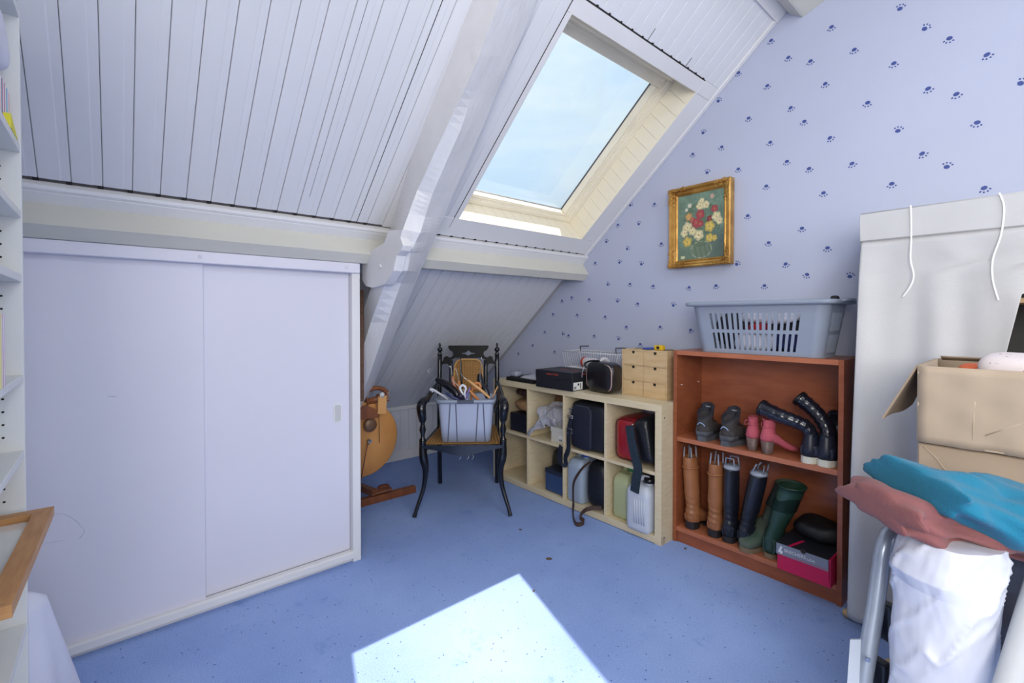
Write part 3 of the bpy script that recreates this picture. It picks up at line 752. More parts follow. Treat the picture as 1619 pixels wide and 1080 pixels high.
def rrect(cx, cz, a, b2, e=.45, n=36): return [(cx+sgp(math.cos(2*PI*k/n), e)*a, cz+sgp(math.sin(2*PI*k/n), e)*b2) for k in range(n)]
bm = newbm(); prism(bm, [bp_(x, z, -.008) for x, z in rrect(0, .77, .108, .170)], (0, .006, 0)); bk = part('backrest', bm, cane, ch, 'arched woven cane back panel')
bm = newbm(); tube(bm, [bp_(x, z, -.011) for x, z in rrect(0, .77, .106, .168)], .0065, 6, closed=True); part('cane_edge', bm, canef, bk)
bm = newbm()
for k in range(17):
    x = -.096+.012*k; tube(bm, [bp_(x, .62, -.010), bp_(x, .92, -.010)], .0012, 4)
for k in range(25):
    z = .625+.0122*k; tube(bm, [bp_(-.100, z, -.0105), bp_(.100, z, -.0105)], .0012, 4)
part('cane_strands', bm, canef, bk, kind='stuff')
# loose threads under the seat
bm = newbm()
for x in (-.02, .03, .06):
    bm = newbm(); tube(bm, spline([(x, FY+.01, .385), (x+.008, FY+.005, .37), (x-.004, FY+.0, .358)], 3), .001, 4)
    part('loose_thread', bm, whitecl, ch)

# crate of hangers on the seat
CM = Matrix.Translation(Vector(CB)) @ RZ(CA)
cr_loc = CM @ Vector((.016, -.105, .4515))
cr = thing('plastic_crate', 'grey plastic crate full of clothes hangers standing on the black armchair', 'crate', cr_loc, CA)
CWB, CWT, CDB, CDT, CHH = .160, .182, .125, .145, .270
def cratering(z, inset=0):
    f = z/CHH; a = CWB+(CWT-CWB)*f-inset; d_ = CDB+(CDT-CDB)*f-inset
    return [(sgp(math.cos(2*PI*k/48+.0001), .25)*a, sgp(math.sin(2*PI*k/48+.0001), .25)*d_, z) for k in range(48)]
bm = newbm(); rings(bm, [cratering(0), cratering(.1), cratering(CHH-.01), cratering(CHH), cratering(CHH, .004), cratering(.1, .004), cratering(.005, .004)])
part('body', bm, M('crate_plastic', (172, 180, 202), .35, var=.02, scale=3), cr)
bm = newbm()
def rimring(z, o_): return [(sgp(math.cos(2*PI*k/48), .25)*(CWT+o_), sgp(math.sin(2*PI*k/48), .25)*(CDT+o_), z) for k in range(48)]
rings(bm, [rimring(CHH-.018, .001), rimring(CHH-.018, .012), rimring(CHH+.004, .014), rimring(CHH+.006, .010), rimring(CHH+.004, -.002)], cap=False); part('rim', bm, greyp, cr)
bm = newbm(); box(bm, (-.052, -CDT-.020, CHH-.014), (.052, -CDT-.012, CHH+.006), .003); part('handle', bm, greyd, cr, 'darker grip in the rim')
for x0, x1 in ((-.098, -.118), (-.062, -.056), (.080, .066), (.112, .128)):
    bm = newbm(); xa, xb = x0, x1
    for zz, xx in ((0, 0),): pass
    a = Vector((x1*.97, -CDB-.0015, .004)); c = Vector((x0*1.0, -CDT+.000, CHH-.02)); dd = c-a
    obox(bm, (a+c)/2, dd, Vector((.006, 0, 0)), Vector((0, .004, 0))); part('rib', bm, greyd, cr)
# hangers
CRM = Matrix.Translation(cr_loc) @ RZ(CA)
def hanger(label, mat, pts, r, hook=None, hmat=steel, flat=1.0, nm='clothes_hanger'):
    o = thing(nm, label, 'hanger', CRM @ Vector((0, 0, .05)), CA, 'clothes hangers in the grey crate')
    sh = Vector((0, 0, -.05)); bm = newbm(); P = spline([Vector(p)+sh for p in pts], 7)
    n = len(P); rr = [r*(.62+.38*math.sin(PI*min(1, max(0, k/(n-1))))) for k in range(n)]
    tube(bm, P, rr, 8, flat=flat); part('arm', bm, mat, o)
    if hook:
        bm = newbm(); tube(bm, spline([Vector(p)+sh for p in hook], 6), .0022, 6); part('hook', bm, hmat, o)
    return o
hw = M('hanger_wood', (186, 120, 66), .4, var=.1, scale=10, stretch=(1, 1, 5))
hw2 = M('hanger_pale_wood', (206, 156, 100), .4, var=.1, scale=10, stretch=(1, 1, 5))
hw3 = M('hanger_pinkish_wood', (180, 112, 84), .4, var=.1, scale=10)
hanger('bulky black plastic hanger pointing up left out of the crate, steel hook beyond its tip', blackg, [(-.04, -.10, .265), (-.075, -.08, .318), (-.14, -.05, .365), (-.20, -.02, .39)], .026, [(-.20, -.02, .39), (-.245, -.0, .425), (-.262, .0, .445), (-.255, .01, .455), (-.24, .01, .452)])
hanger('black plastic hanger arching up at the right of the crate with a tall steel hook', blackg, [(.14, -.04, .27), (.125, -.02, .31), (.09, .0, .36), (.085, .01, .42)], .024, [(.085, .01, .42), (.09, .01, .48), (.098, .01, .52), (.093, .01, .535)])
hanger('pinkish wooden hanger arm leaning left in front of the cane back', hw3, [(-.045, -.06, .26), (-.075, -.05, .33), (-.095, -.03, .41)], .012, [(-.095, -.03, .41), (-.10, -.03, .45), (-.108, -.03, .475), (-.118, -.03, .48)])
hanger('orange wooden hanger arm standing upright beside the pinkish one', hw, [(-.028, -.06, .26), (-.045, -.05, .33), (-.055, -.03, .38)], .014, [(-.055, -.03, .38), (-.06, -.03, .42), (-.07, -.03, .455), (-.08, -.03, .46)])
hanger('pale wooden hanger lying diagonally down to the right rim of the crate', hw2, [(.155, -.13, .283), (.10, -.12, .33), (.04, -.11, .375), (.01, -.10, .395)], .011, [(.01, -.10, .395), (-.01, -.10, .41), (-.035, -.09, .435)])
hanger('orange wooden hanger with a looped knot of wood in the middle of the crate', hw, [(.03, -.08, .26), (.04, -.09, .33), (.055, -.10, .372), (.085, -.10, .372), (.09, -.10, .345), (.06, -.10, .34), (.045, -.10, .36)], .010)
hanger('brown wooden hanger arm leaning right below the looped one', hw, [(.02, -.11, .335), (.05, -.11, .30), (.085, -.11, .265)], .011)
hanger('white plastic hanger head with a ring among the wooden ones', M('white_plastic', (222, 222, 228), .35), [(-.02, -.115, .27), (-.022, -.115, .31), (-.038, -.115, .345), (-.02, -.115, .365), (.0, -.115, .345), (-.008, -.115, .31), (.005, -.115, .27)], .008)
hanger('navy plastic hanger at the left rim of the crate', M('navy_plastic', (38, 46, 92), .35), [(-.04, -.12, .272), (-.09, -.12, .29), (-.13, -.115, .315)], .010)
for i, (dx, lab) in enumerate(((0, 'upper'), (.006, 'middle'), (.014, 'lower'))):
    hanger('%s white coated wire hanger bundle arm at the far left rim of the crate' % lab, MATS['white_plastic'], [(-.13+dx, -.10, .285-dx), (-.18+dx, -.09, .315-dx), (-.225+dx, -.08, .338-dx), (-.235+dx, -.08, .328-dx)], .005)
hanger('dark plastic hanger lump in the centre of the crate', M('black_purple_plastic', (34, 30, 54), .3), [(-.05, -.11, .262), (-.035, -.115, .30), (-.015, -.11, .265)], .017)
hanger('black flat hanger bar standing up before the cane back', blackg, [(-.035, .02, .28), (-.04, .03, .40), (-.048, .04, .53)], .014, flat=.5)
hanger('pale wooden peg sticking out right beyond the crate rim', hw2, [(.168, -.06, .275), (.185, -.05, .305), (.205, -.03, .345)], .005)
hanger('steel wire hanger crossing the middle of the crate', steel, [(-.10, -.07, .40), (-.04, -.08, .345), (.02, -.09, .30)], .0022)
hanger('lilac plastic hanger arm between the white ring and the wooden arms', M('lilac_plastic', (122, 110, 176), .4), [(.0, -.118, .27), (.012, -.118, .315), (.028, -.118, .352)], .006)

# ================================================================== BIRCH CUBE SHELF
KX0, KX1, KY, KZ, KD = -2.853, -1.378, 2.254, .773, .385
ks = thing('cube_shelf', 'low birch shelf unit with two rows of four open compartments against the gable wall', 'shelf unit', (KX0, KY, 0))
KW = KX1-KX0
def kb(name, lo, hi, mat=beech, **kw):
    bm = newbm(); box(bm, lo, hi, .0008); return part(name, bm, mat, ks, **kw)
kb('top_board', (0, 0, KZ-.040), (KW, KD, KZ), beechh); kb('bottom_board', (0, 0, .004), (KW, KD, .044), beechh)
kb('side_panel', (0, .0008, .0), (.040, KD, KZ-.0402)); kb('side_panel', (KW-.040, .0008, 0), (KW, KD, KZ-.0402))
DV = (.396, .750, 1.094)
for x in DV: kb('divider', (x-.008, .001, .0442), (x+.008, KD, KZ-.0402))
E_ = [.040]+[q for x in DV for q in (x-.008, x+.008)]+[KW-.040]
for k in range(4): kb('middle_shelf', (E_[2*k]+.0003, .001, .378), (E_[2*k+1]-.0003, KD, .396), beechh)
for y_, z_ in ((.03, .70), (.03, .04)):
    bm = newbm(); lathe(bm, [(.004, 0), (.004, .0012)], (KW, y_, z_), 10, axis=(1, 0, 0)); part('screw_hole', bm, darkgap, ks)
def kx(c, f): return KX0+E_[2*c]+f*(E_[2*c+1]-E_[2*c])
ZU, ZL = .3962, .0442
# c1 upper: brown fur bag, tan bag, black box
bm = newbm(); box(bm, (-.10, -.16, 0), (.10, .16, .135), .003); single('storage_box', bm, M('navy_black_card', (16, 19, 36), .5), 'navy black box in the upper left compartment under the tan bag', 'box', (kx(0, .66), KY+.19, ZU))
bm = newbm(); blob(bm, (0, 0, .05), (.115, .13, .046), .7, .7, 26, 14, namp=.014, nsc=9, seed=5); single('tan_bag', bm, M('tan_cloth', (156, 120, 84), .8, var=.1, bump=.3), 'tan cloth bag resting on the navy box in the upper left compartment', 'bag', (kx(0, .62), KY+.19, ZU+.140))
bm = newbm(); blob(bm, (0, 0, .035), (.115, .12, .032), .7, .6, 26, 14, namp=.010, nsc=12, seed=6); single('dark_brown_bag', bm, M('dark_brown_fabric', (58, 34, 30), .8, var=.5, scale=70, bump=.5), 'dark brown dotted bag wedged under the shelf top at the left', 'bag', (kx(0, .60), KY+.20, ZU+.250))
# c2 upper: plastic bag, brown bag, white shoe box
bm = newbm(); box(bm, (-.062, -.13, 0), (.062, .13, .075), .002); sb = thing('shoe_box', 'small white card box with a label in the second upper compartment', 'box', (kx(1, .78), KY+.16, ZU))
wcard = M('offwhite_card', (206, 202, 192), .6)
part('base', bm, wcard, sb); bm = newbm(); box(bm, (-.065, -.133, .072), (.065, .133, .102), .002); part('lid', bm, wcard, sb)
bm = newbm(); box(bm, (.012, -.1315, .012), (.05, -.1302, .055)); lb = part('label', bm, M('paper_label', (222, 222, 218), .6), sb)
bm = newbm()
for k in range(9): box(bm, (.016+k*.0033, -.1322, .016), (.0172+k*.0033+.0006*(k % 2), -.1316, .030))
part('bar_code', bm, blackm, lb)
plas = MG('translucent_bag_film', (196, 196, 206), .62, .3)
bm = newbm(); blob(bm, (0, 0, 0), (.115, .10, .075), .75, .75, 34, 20, namp=.040, nsc=19, seed=9); 
for f_ in bm.faces: f_.smooth = False
o = single('plastic_bag', bm, plas, 'crumpled translucent plastic bag spilling over the edge of the second upper compartment', 'bag', (kx(1, .47), KY+.11, ZU+.158))
bm = newbm(); surf(bm, lambda u, v: (-.16+.16*u+.05*v*(1-u)+.008*math.sin(v*19+u*9), -.138+.05*u+.012*math.sin(v*3.1)+.008*math.sin(u*11+v*7), -.135+.19*u**.8*(.4+.6*v)+.012*math.sin(v*15+u*5)), 24, 18)
p_ = part('hanging_corner', bm, plas, o); solid(p_, .0012)
bm = newbm(); blob(bm, (0, 0, 0), (.105, .09, .045), .6, .6, 26, 14, namp=.022, nsc=10, seed=12); single('brown_bag', bm, M('brown_suede', (120, 84, 54), .85, var=.15), 'brown soft bag at the top back of the second upper compartment', 'bag', (kx(1, .5), KY+.27, ZU+.262))
# c3 upper: big black laptop bag with shoulder strap
lb_ = thing('laptop_bag', 'large black nylon laptop bag filling the third upper compartment, strap hanging out', 'bag', (kx(2, .52), KY+.17, ZU))
bm = newbm(); blob(bm, (0, 0, .155), (.146, .15, .153), .22, .25, 40, 20, namp=.006, nsc=6, seed=3); part('body', bm, blackn, lb_)
bm = newbm(); blob(bm, (-.03, -.150, .150), (.085, .022, .135), .3, .3, 30, 14, namp=.004, nsc=8); part('front_pocket', bm, M('dark_navy_nylon', (24, 27, 44), .6, bump=.3, bscale=150), lb_)
bm = newbm(); tube(bm, [(-.112+.0, -.168+.01, .03), (-.118, -.168+.008, .15), (-.108, -.16, .27), (-.05, -.165, .29), (.03, -.165, .288), (.05, -.16, .15), (.045, -.165, .03)], .003, 6); part('piping', bm, greyd, lb_)
bm = newbm(); ribbon(bm, spline([(-.105, -.175, .205), (-.112, -.185, .14), (-.115, -.190, .08), (-.112, -.195, .0), (-.135, -.197, -.06), (-.125, -.205, -.10), (-.165, -.205, -.10), (-.190, -.200, -.06), (-.172, -.198, .01)], 8), (1, -.2, 0), .040, .003)
st_ = part('shoulder_strap', bm, M('strap_webbing', (26, 32, 50), .7, bump=.4, bscale=200), lb_)
for q, (cx_, cz_, w_, h_) in enumerate(((-.103, .212, .048, .014), (-.112, .118, .050, .030))):
    bm = newbm(); tube(bm, [(cx_-w_/2, -.188, cz_-h_/2), (cx_+w_/2, -.188, cz_-h_/2), (cx_+w_/2, -.188, cz_+h_/2), (cx_-w_/2, -.188, cz_+h_/2)], .0022, 6, closed=True); part('buckle', bm, steel, st_)
bm = newbm(); tube(bm, spline([(-.103, -.188, .220), (-.112, -.186, .235), (-.100, -.184, .25), (-.118, -.184, .262), (-.09, -.184, .268)], 5), .0024, 6); part('clip', bm, steel, st_)
# c4 upper: red case, black bag with strap
rc = thing('red_case', 'glossy red rounded vanity case in the fourth upper compartment behind a black bag', 'case', (kx(3, .30), KY+.19, ZU))
bm = newbm(); blob(bm, (0, 0, .128), (.076, .15, .127), .28, .45, 36, 20); part('body', bm, M('red_vinyl', (150, 22, 34), .25, coat=.4), rc)
bm = newbm(); tube(bm, [(.068*sgp(math.cos(a), .45), -.136, .128+.117*sgp(math.sin(a), .28)) for a in [2*PI*k/40 for k in range(40)]], .003, 6, closed=True); part('piping', bm, M('dark_red_piping', (84, 10, 20), .4), rc)
gb = thing('shoulder_bag', 'black leather bag leaning right in the fourth upper compartment with its strap end hanging down', 'bag', (kx(3, .76), KY+.15, ZU))
bm = newbm(); tfm = Matrix.Rotation(math.radians(-22), 4, 'Y'); blob(bm, (-.005, 0, .150), (.052, .145, .130), .3, .4, 34, 18, tf=Matrix.Rotation(math.radians(-12), 4, 'Y'), namp=.004, nsc=7, seed=4); part('body', bm, blackl, gb)
bm = newbm(); ribbon(bm, spline([(-.075, -.165, .235), (-.05, -.178, .15), (-.020, -.185, .06), (.0, -.192, .01), (-.008, -.196, -.05), (-.018, -.196, -.125)], 8), (1, 0, .2), .052, .010); part('strap', bm, M('dark_teal_webbing', (26, 42, 56), .7, bump=.6, bscale=90), gb)
# c1 lower is empty; c2 lower: black bag and metal box
bm = newbm(); blob(bm, (0, 0, .13), (.120, .095, .13), .55, .6, 34, 18, namp=.008, nsc=6, seed=14); single('black_bag', bm, blackl, 'slumped black bag in the second lower compartment behind the blue tin box', 'bag', (kx(1, .48), KY+.26, ZL))
tb = thing('tin_box', 'blue grey tin box with a dark lid in the second lower compartment', 'box', (kx(1, .70), KY+.085, ZL))
bm = newbm(); box(bm, (-.085, -.06, .004), (.088, .055, .128), .004, 2); part('body', bm, M('blue_tin', (74, 96, 136), .3, .5), tb)
bm = newbm(); box(bm, (-.088, -.063, .128), (.090, .058, .158), .004, 2); part('lid', bm, M('dark_tin_lid', (52, 60, 78), .35, .4), tb)
# c3 lower: water canister and black bag with brown strap
def canister(name, label, matr, loc, rot, w_, d_, h_, cap, capc, water=None, ribs=False):
    o = thing(name, label, 'canister', loc, rot, None)
    bm = newbm()
    rs = []
    for z, k in ((0, .90), (.006, .97), (.02, 1), (h_*.70, 1), (h_*.76, .97), (h_*.84, .80), (h_*.88, .62)):
        rs.append([(sgp(math.cos(2*PI*i/40), .35)*w_*k, sgp(math.sin(2*PI*i/40), .35)*d_*k-(1-k)*d_*.2, z) for i in range(40)])
    rings(bm, rs); part('body', bm, matr, o)
    bm = newbm(); tube(bm, spline([(-w_*.72, 0, h_*.76), (-w_*.6, 0, h_*.88), (-w_*.15, 0, h_*.965), (w_*.3, 0, h_*.96), (w_*.55, 0, h_*.86)], 6), .017, 10); part('handle', bm, matr, o)
    bm = newbm(); lathe(bm, [(.024, 0), (.024, h_*.06), (.019, h_*.065)], (w_*.42, -d_*.1, h_*.87), 18); part('neck', bm, matr, o)
    bm = newbm(); lathe(bm, [(.030, 0), (.031, .006), (.030, .022), (.026, .026)], (w_*.42, -d_*.1, h_*.92), 20); part('cap', bm, M(cap, capc, .35), o, cap.replace('_', ' '))
    if ribs:
        for k in range(5):
            bm = newbm(); tube(bm, [(-w_*.15+k*w_*.2, -d_-.0005, h_*.16), (-w_*.15+k*w_*.2, -d_-.0005, h_*.62)], .0035, 6); part('rib', bm, matr, o)
    return o
hd = M('milky_hdpe', (196, 202, 214), .35, var=.01); hdy = M('yellowish_hdpe', (176, 182, 140), .32, var=.02); hdw = M('hdpe_with_water', (158, 172, 190), .3, var=.02)
canister('water_canister', 'milky water canister with a blue cap in the third lower compartment', hdw, (kx(2, .225), KY+.115, ZL), math.radians(0), .070, .105, .318, 'blue_cap', (30, 72, 176))
hb = thing('handbag', 'black soft handbag in the third lower compartment, long brown strap trailing onto the carpet', 'bag', (kx(2, .735), KY+.10, ZL))
bm = newbm(); blob(bm, (0.0, 0, .150), (.079, .085, .147), .5, .55, 34, 20, namp=.006, nsc=7, seed=21); part('body', bm, blackl, hb)
bm = newbm(); wdirs = None
path = spline([(-.03, -.085, .295), (-.075, -.115, .245), (-.128, -.13, .15), (-.14, -.125, .05), (-.138, -.125, .005), (-.10, -.17, -.022), (-.045, -.225, -.034), (.01, -.265, -.034), (.035, -.25, -.030), (.030, -.215, -.026), (-.008, -.21, -.012), (-.012, -.16, .012), (.02, -.12, .026), (.06, -.09, .028)], 7)
n_ = len(path); ws = []
for i in range(n_):
    f = i/(n_-1); ws.append(Vector((.9, -.45, .1)).lerp(Vector((.05, .1, 1)), min(1, max(0, (f-.30)*6))))
ribbon(bm, [p+Vector((0, 0, .004)) for p in path], ws, .026, .003); part('strap', bm, M('brown_strap', (72, 50, 42), .6), hb, 'long brown strap')
# c4 lower canisters
canister('water_canister', 'yellowish canister with a green cap at the back of the fourth lower compartment', hdy, (kx(3, .225), KY+.145, ZL), math.radians(0), .062, .11, .300, 'green_cap', (26, 130, 66))
canister('water_canister', 'milky ribbed canister standing out over the front edge of the fourth lower compartment', hd, (kx(3, .700), KY+.062, ZL), math.radians(0), .078, .090, .290, 'black_cap', (22, 24, 30), ribs=True)

# on top of the shelf unit
ZT = KZ+.0004
bm = newbm(); box(bm, (0, 0, 0), (.30, .25, .026), .002); single('black_tray', bm, blackm, 'flat black tray on the left end of the birch shelf beneath papers', 'tray', (-2.72, KY+.02, ZT))
for i in range(4):
    bm = newbm(); box(bm, (0, 0, 0), (.20-.01*i, .17, .0042), .0005)
    single('document', bm, M('paper_%d' % i, (206-6*i, 208-6*i, 214-4*i), .6), ('lowest', 'second lowest', 'second from top', 'topmost')[i]+' sheet bundle of the paper pile on the black tray', 'papers', (-2.60+.008*i, KY+.06+.006*i, ZT+.0264+i*.0044), math.radians(3*i-4), 'papers on the black tray')
bm = newbm(); blob(bm, (0, 0, .022), (.045, .035, .022), .6, .6, 20, 10, namp=.006, nsc=20)
single('tape_dispenser', bm, M('clear_grey_plastic', (150, 156, 170), .2), 'small translucent grey tape dispenser on the black tray', 'dispenser', (-2.665, KY+.07, ZT+.0266))
sbx = thing('shoe_box', 'black shoe box with orange lettering and a white size label on the birch shelf', 'box', (-2.335, KY-.035, ZT), math.radians(2.0))
bk = M('black_card', (30, 31, 38), .5)
bm = newbm(); box(bm, (.002, .002, 0), (.328, .258, .095), .001); part('base', bm, bk, sbx)
bm = newbm(); box(bm, (0, 0, .068), (.330, .260, .119), .0015); part('lid', bm, bk, sbx)
org = M('orange_red_print', (196, 78, 62), .6)
lettering(sbx, 'MARCO TOZZI', .016, (.105, -.0006, .092), (1, 0, 0), (0, 0, 1), org, width=.105)
lettering(sbx, 'MARCO TOZZI', .016, (.3306, .09, .099), (0, 1, 0), (0, 0, 1), org, width=.09)
lettering(sbx, 'MARCO TOZZI', .022, (.12, .12, .1196), (1, 0, 0), (0, 1, 0), org, width=.15)
bm = newbm(); box(bm, (.330, .012, .006), (.3308, .105, .056)); lb = part('label', bm, MATS['paper_label'], sbx)
bm = newbm()
for k in range(6): box(bm, (.3306, .018+k*.004, .012), (.3312, .020+k*.004, .03))
box(bm, (.3306, .055, .034), (.3312, .070, .048)); box(bm, (.3306, .080, .012), (.3312, .088, .048)); part('bar_code', bm, blackm, lb)
# white wire basket tilted on the shoe box
wb = thing('wire_basket', 'white wire basket with black hanging hooks lying on the black shoe box', 'basket', (-2.27, KY+.200, ZT+.122), math.radians(1))
wirew = M('white_coated_wire', (222, 222, 226), .35)
def bar(bm, a, b_, r=.0016): tube(bm, [a, b_], r, 5)
bx0, bx1, by0, by1, bh = 0, .42, 0, .18, .115
bm = newbm(); sl = .03
for z in (.003, bh):
    e = sl*(z/bh); tube(bm, [(bx0-e, by0-e*.3, z), (bx1+e, by0-e*.3, z), (bx1+e, by1+e*.3, z), (bx0-e, by1+e*.3, z)], .0026, 6, closed=True)
part('rim_wire', bm, wirew, wb)
bm = newbm(); nb = 22
for k in range(nb+1):
    x = bx0+(bx1-bx0)*k/nb; xt = bx0-sl+(bx1-bx0+2*sl)*k/nb
    bar(bm, (x, by1, .003), (xt, by1+sl*.3, bh)); bar(bm, (x, by0, .003), (x, by1, .003))
    if k < 0: bar(bm, (x, by0, .003), (xt, by0-sl*.3, bh))
for k in range(9):
    y_ = by0+(by1-by0)*k/8
    bar(bm, (bx0, y_, .003), (bx0-sl, y_, bh)); bar(bm, (bx1, y_, .003), (bx1+sl, y_, bh))
part('wires', bm, wirew, wb, kind='stuff')
for x in (-.02, .30):
    bm = newbm(); tube(bm, [(x, by1+.01, bh-.01), (x-.0, by1+.005, bh+.028), (x+.10, by1-.02, bh+.034)], .0032, 6); part('hook', bm, blackm, wb)
bm = newbm(); lathe(bm, [(.030, 0), (.034, .01), (.034, .10), (.022, .125), (.018, .14)], (0, 0, 0), 20, axis=(1, -.1, 0))
bt = thing('spray_bottle', 'white plastic bottle with a red base lying in the wire basket', 'bottle', (-2.14, KY+.26, ZT+.164)); part('body', bm, M('white_bottle', (214, 210, 214), .35), bt)
bm = newbm(); lathe(bm, [(.030, -.012), (.035, -.010), (.035, .004), (.030, .006)], (0, 0, 0), 20, axis=(1, -.1, 0)); part('red_base', bm, M('red_plastic', (186, 52, 44), .4), bt)
bm = newbm(); lathe(bm, [(.036, 0), (.040, .003), (.040, .022), (.036, .025), (.022, .025), (.022, 0)], (0, 0, 0), 26, axis=(1, -.35, 0)); single('tape_roll', bm, M('white_tape', (220, 220, 224), .4), 'white tape roll standing at the right in the wire basket', 'tape', (-1.985, KY+.265, ZT+.168))
bm = newbm(); box(bm, (0, 0, 0), (.055, .04, .035), .004, 2); single('red_packet', bm, MATS['red_plastic'], 'small red packet at the right end of the wire basket', 'packet', (-1.935, KY+.245, ZT+.128))
# toiletry bag
tb = thing('toiletry_bag', 'black glossy toiletry bag with pale piping between the shoe box and the small drawers', 'bag', (-1.862, KY+.118, ZT), math.radians(-6))
bm = newbm(); blob(bm, (0, 0, .098), (.118, .062, .097), .45, .5, 38, 20, namp=.004, nsc=6, seed=8); part('body', bm, M('black_vinyl', (18, 15, 22), .28, coat=.3, bump=.15, bscale=30), tb)
for y_ in (-.046,):
    bm = newbm(); tube(bm, [(.109*sgp(math.cos(a), .55), y_, .098+.086*sgp(math.sin(a), .5)) for a in [2*PI*k/44 for k in range(44)]], .0028, 6, closed=True); part('piping', bm, M('pink_beige_piping', (190, 160, 152), .5), tb)
bm = newbm(); tube(bm, spline([(-.105, -.03, .13), (-.135, -.04, .17), (-.09, -.03, .195), (-.02, -.02, .20)], 6), .006, 8); part('handle', bm, blackl, tb)
bm = newbm(); tube(bm, spline([(-.118, -.06, .16), (-.124, -.07, .12), (-.128, -.07, .085)], 4), .0035, 6); part('zip_pull', bm, steel, tb)
# small chest of drawers
mc = thing('mini_drawers', 'small raw plywood chest of six little drawers on the birch shelf', 'drawers', (-1.742, KY+.145, ZT))
MW, MD, MH = .310, .185, .283
bm = newbm(); t_ = .008
box(bm, (0, 0, 0), (MW, MD, t_)); box(bm, (0, 0, MH-t_), (MW, MD, MH)); box(bm, (0, 0, t_), (t_, MD, MH-t_)); box(bm, (MW-t_, 0, t_), (MW, MD, MH-t_)); box(bm, (t_, MD-.004, t_), (MW-t_, MD, MH-t_))
box(bm, (MW/2-.003, .002, t_), (MW/2+.003, MD-.004, MH-t_)); 
for k in (1, 2): box(bm, (t_, .002, MH*k/3-.003), (MW-t_, MD-.004, MH*k/3+.003))
part('case', bm, ply, mc)
dw, dh = MW/2-.003-t_-.002, MH/3-.009
for i in range(2):
    for j in range(3):
        x0 = t_+.001 if i == 0 else MW/2+.004; z0 = (t_+.001 if j == 0 else MH*j/3+.004); hh = dh if j else MH/3-.013
        if j == 2: hh = MH/3-.013
        yo = -.004 if (i, j) == (1, 0) else .0008
        nwx, nwz = .011, .016; cx_ = x0+dw/2
        bm = newbm(); poly = [(x0, yo, z0), (x0+dw, yo, z0), (x0+dw, yo, z0+hh), (cx_+nwx, yo, z0+hh), (cx_+nwx, yo, z0+hh-nwz*.6), (cx_+nwx*.6, yo, z0+hh-nwz), (cx_-nwx*.6, yo, z0+hh-nwz), (cx_-nwx, yo, z0+hh-nwz*.6), (cx_-nwx, yo, z0+hh), (x0, yo, z0+hh)]
        prism(bm, poly, (0, .006, 0)); d_ = part('drawer', bm, ply, mc)
        bm = newbm(); box(bm, (cx_-nwx-.002, yo+.0062, z0+hh-nwz-.003), (cx_+nwx+.002, yo+.008, z0+hh)); part('finger_hole', bm, darkgap, d_)
# bits on top of the small chest
sc_ = thing('scissors', 'blue handled scissors lying on the small plywood drawers', 'scissors', (-1.63, KY+.20, ZT+MH+.001), math.radians(-12))
bm = newbm(); tube(bm, spline([(-.06, 0, .004), (0, .004, .006), (.02, .003, .005)], 3), .003, 6); part('blade', bm, steel, sc_)
for s in (-1, 1):
    bm = newbm(); tube(bm, [(.05+.026*math.cos(a), s*.018+.014*math.sin(a), .007) for a in [2*PI*k/18 for k in range(18)]], .005, 6, closed=True); part('handle', bm, M('blue_handle', (36, 70, 156), .35), sc_)
tm = thing('tape_measure', 'yellow tape measure on the small plywood drawers', 'tape measure', (-1.515, KY+.20, ZT+MH+.001))
bm = newbm(); box(bm, (-.028, -.018, 0), (.028, .018, .030), .006, 2); part('case', bm, M('yellow_plastic', (214, 176, 34), .4), tm)
bm = newbm(); lathe(bm, [(.010, 0), (.010, .001)], (0, -.018, .015), 14, axis=(0, -1, 0)); part('badge', bm, blackm, tm)
bm = newbm(); tube(bm, spline([(0, 0, .003), (.04, .01, .004), (.07, 0, .003)], 4), .0022, 5); single('black_cable', bm, blackm, 'short thin black cable beside the yellow tape measure', 'cable', (-1.48, KY+.19, ZT+MH+.001))

# ================================================================== REDDISH BOOKCASE
BX0, BX1, BY0, BD, BZ = -1.374, -.577, 2.368, .285, 1.068
rb = thing('low_bookcase', 'low reddish brown open bookcase full of shoes and boots', 'bookcase', (BX0, BY0, 0)); BW = BX1-BX0
def rbp(name, lo, hi, mat=mahog):
    bm = newbm(); box(bm, lo, hi, .0012); return part(name, bm, mat, rb)
rbp('side_panel', (0, 0, 0), (.020, BD, BZ), mahog); rbp('side_panel', (BW-.020, 0, 0), (BW, BD, BZ), mahog)
rbp('top_board', (.0202, .0005, BZ-.024), (BW-.0202, BD, BZ-.0005), mahogd); rbp('back_panel', (.0202, BD-.006, .06), (BW-.0202, BD-.001, BZ-.025), mahog)
rbp('shelf', (.0204, .004, .564), (BW-.0204, BD-.008, .588), mahogd); rbp('shelf', (.0204, .001, .064), (BW-.0204, BD-.008, .088), mahogd)
rbp('plinth', (.0204, .012, 0), (BW-.0204, .026, .0635), mahog)
bm = newbm()
for x in (.0202,):
    for y_ in (.045, .235):
        zz = .62
        while zz < .85: lathe(bm, [(.0022, 0), (.0022, .0006)], (x, y_, zz), 7, axis=(1, 0, 0)); zz += .032
part('peg_holes', bm, darkgap, rb, kind='stuff')
for y_ in (.045, .235):
    bm = newbm(); tube(bm, [(.0202, y_, .874), (.028, y_, .874)], .003, 8); part('shelf_peg', bm, M('white_peg', (220, 216, 206), .4), rb)
Z2, Z1 = .5885, .0885

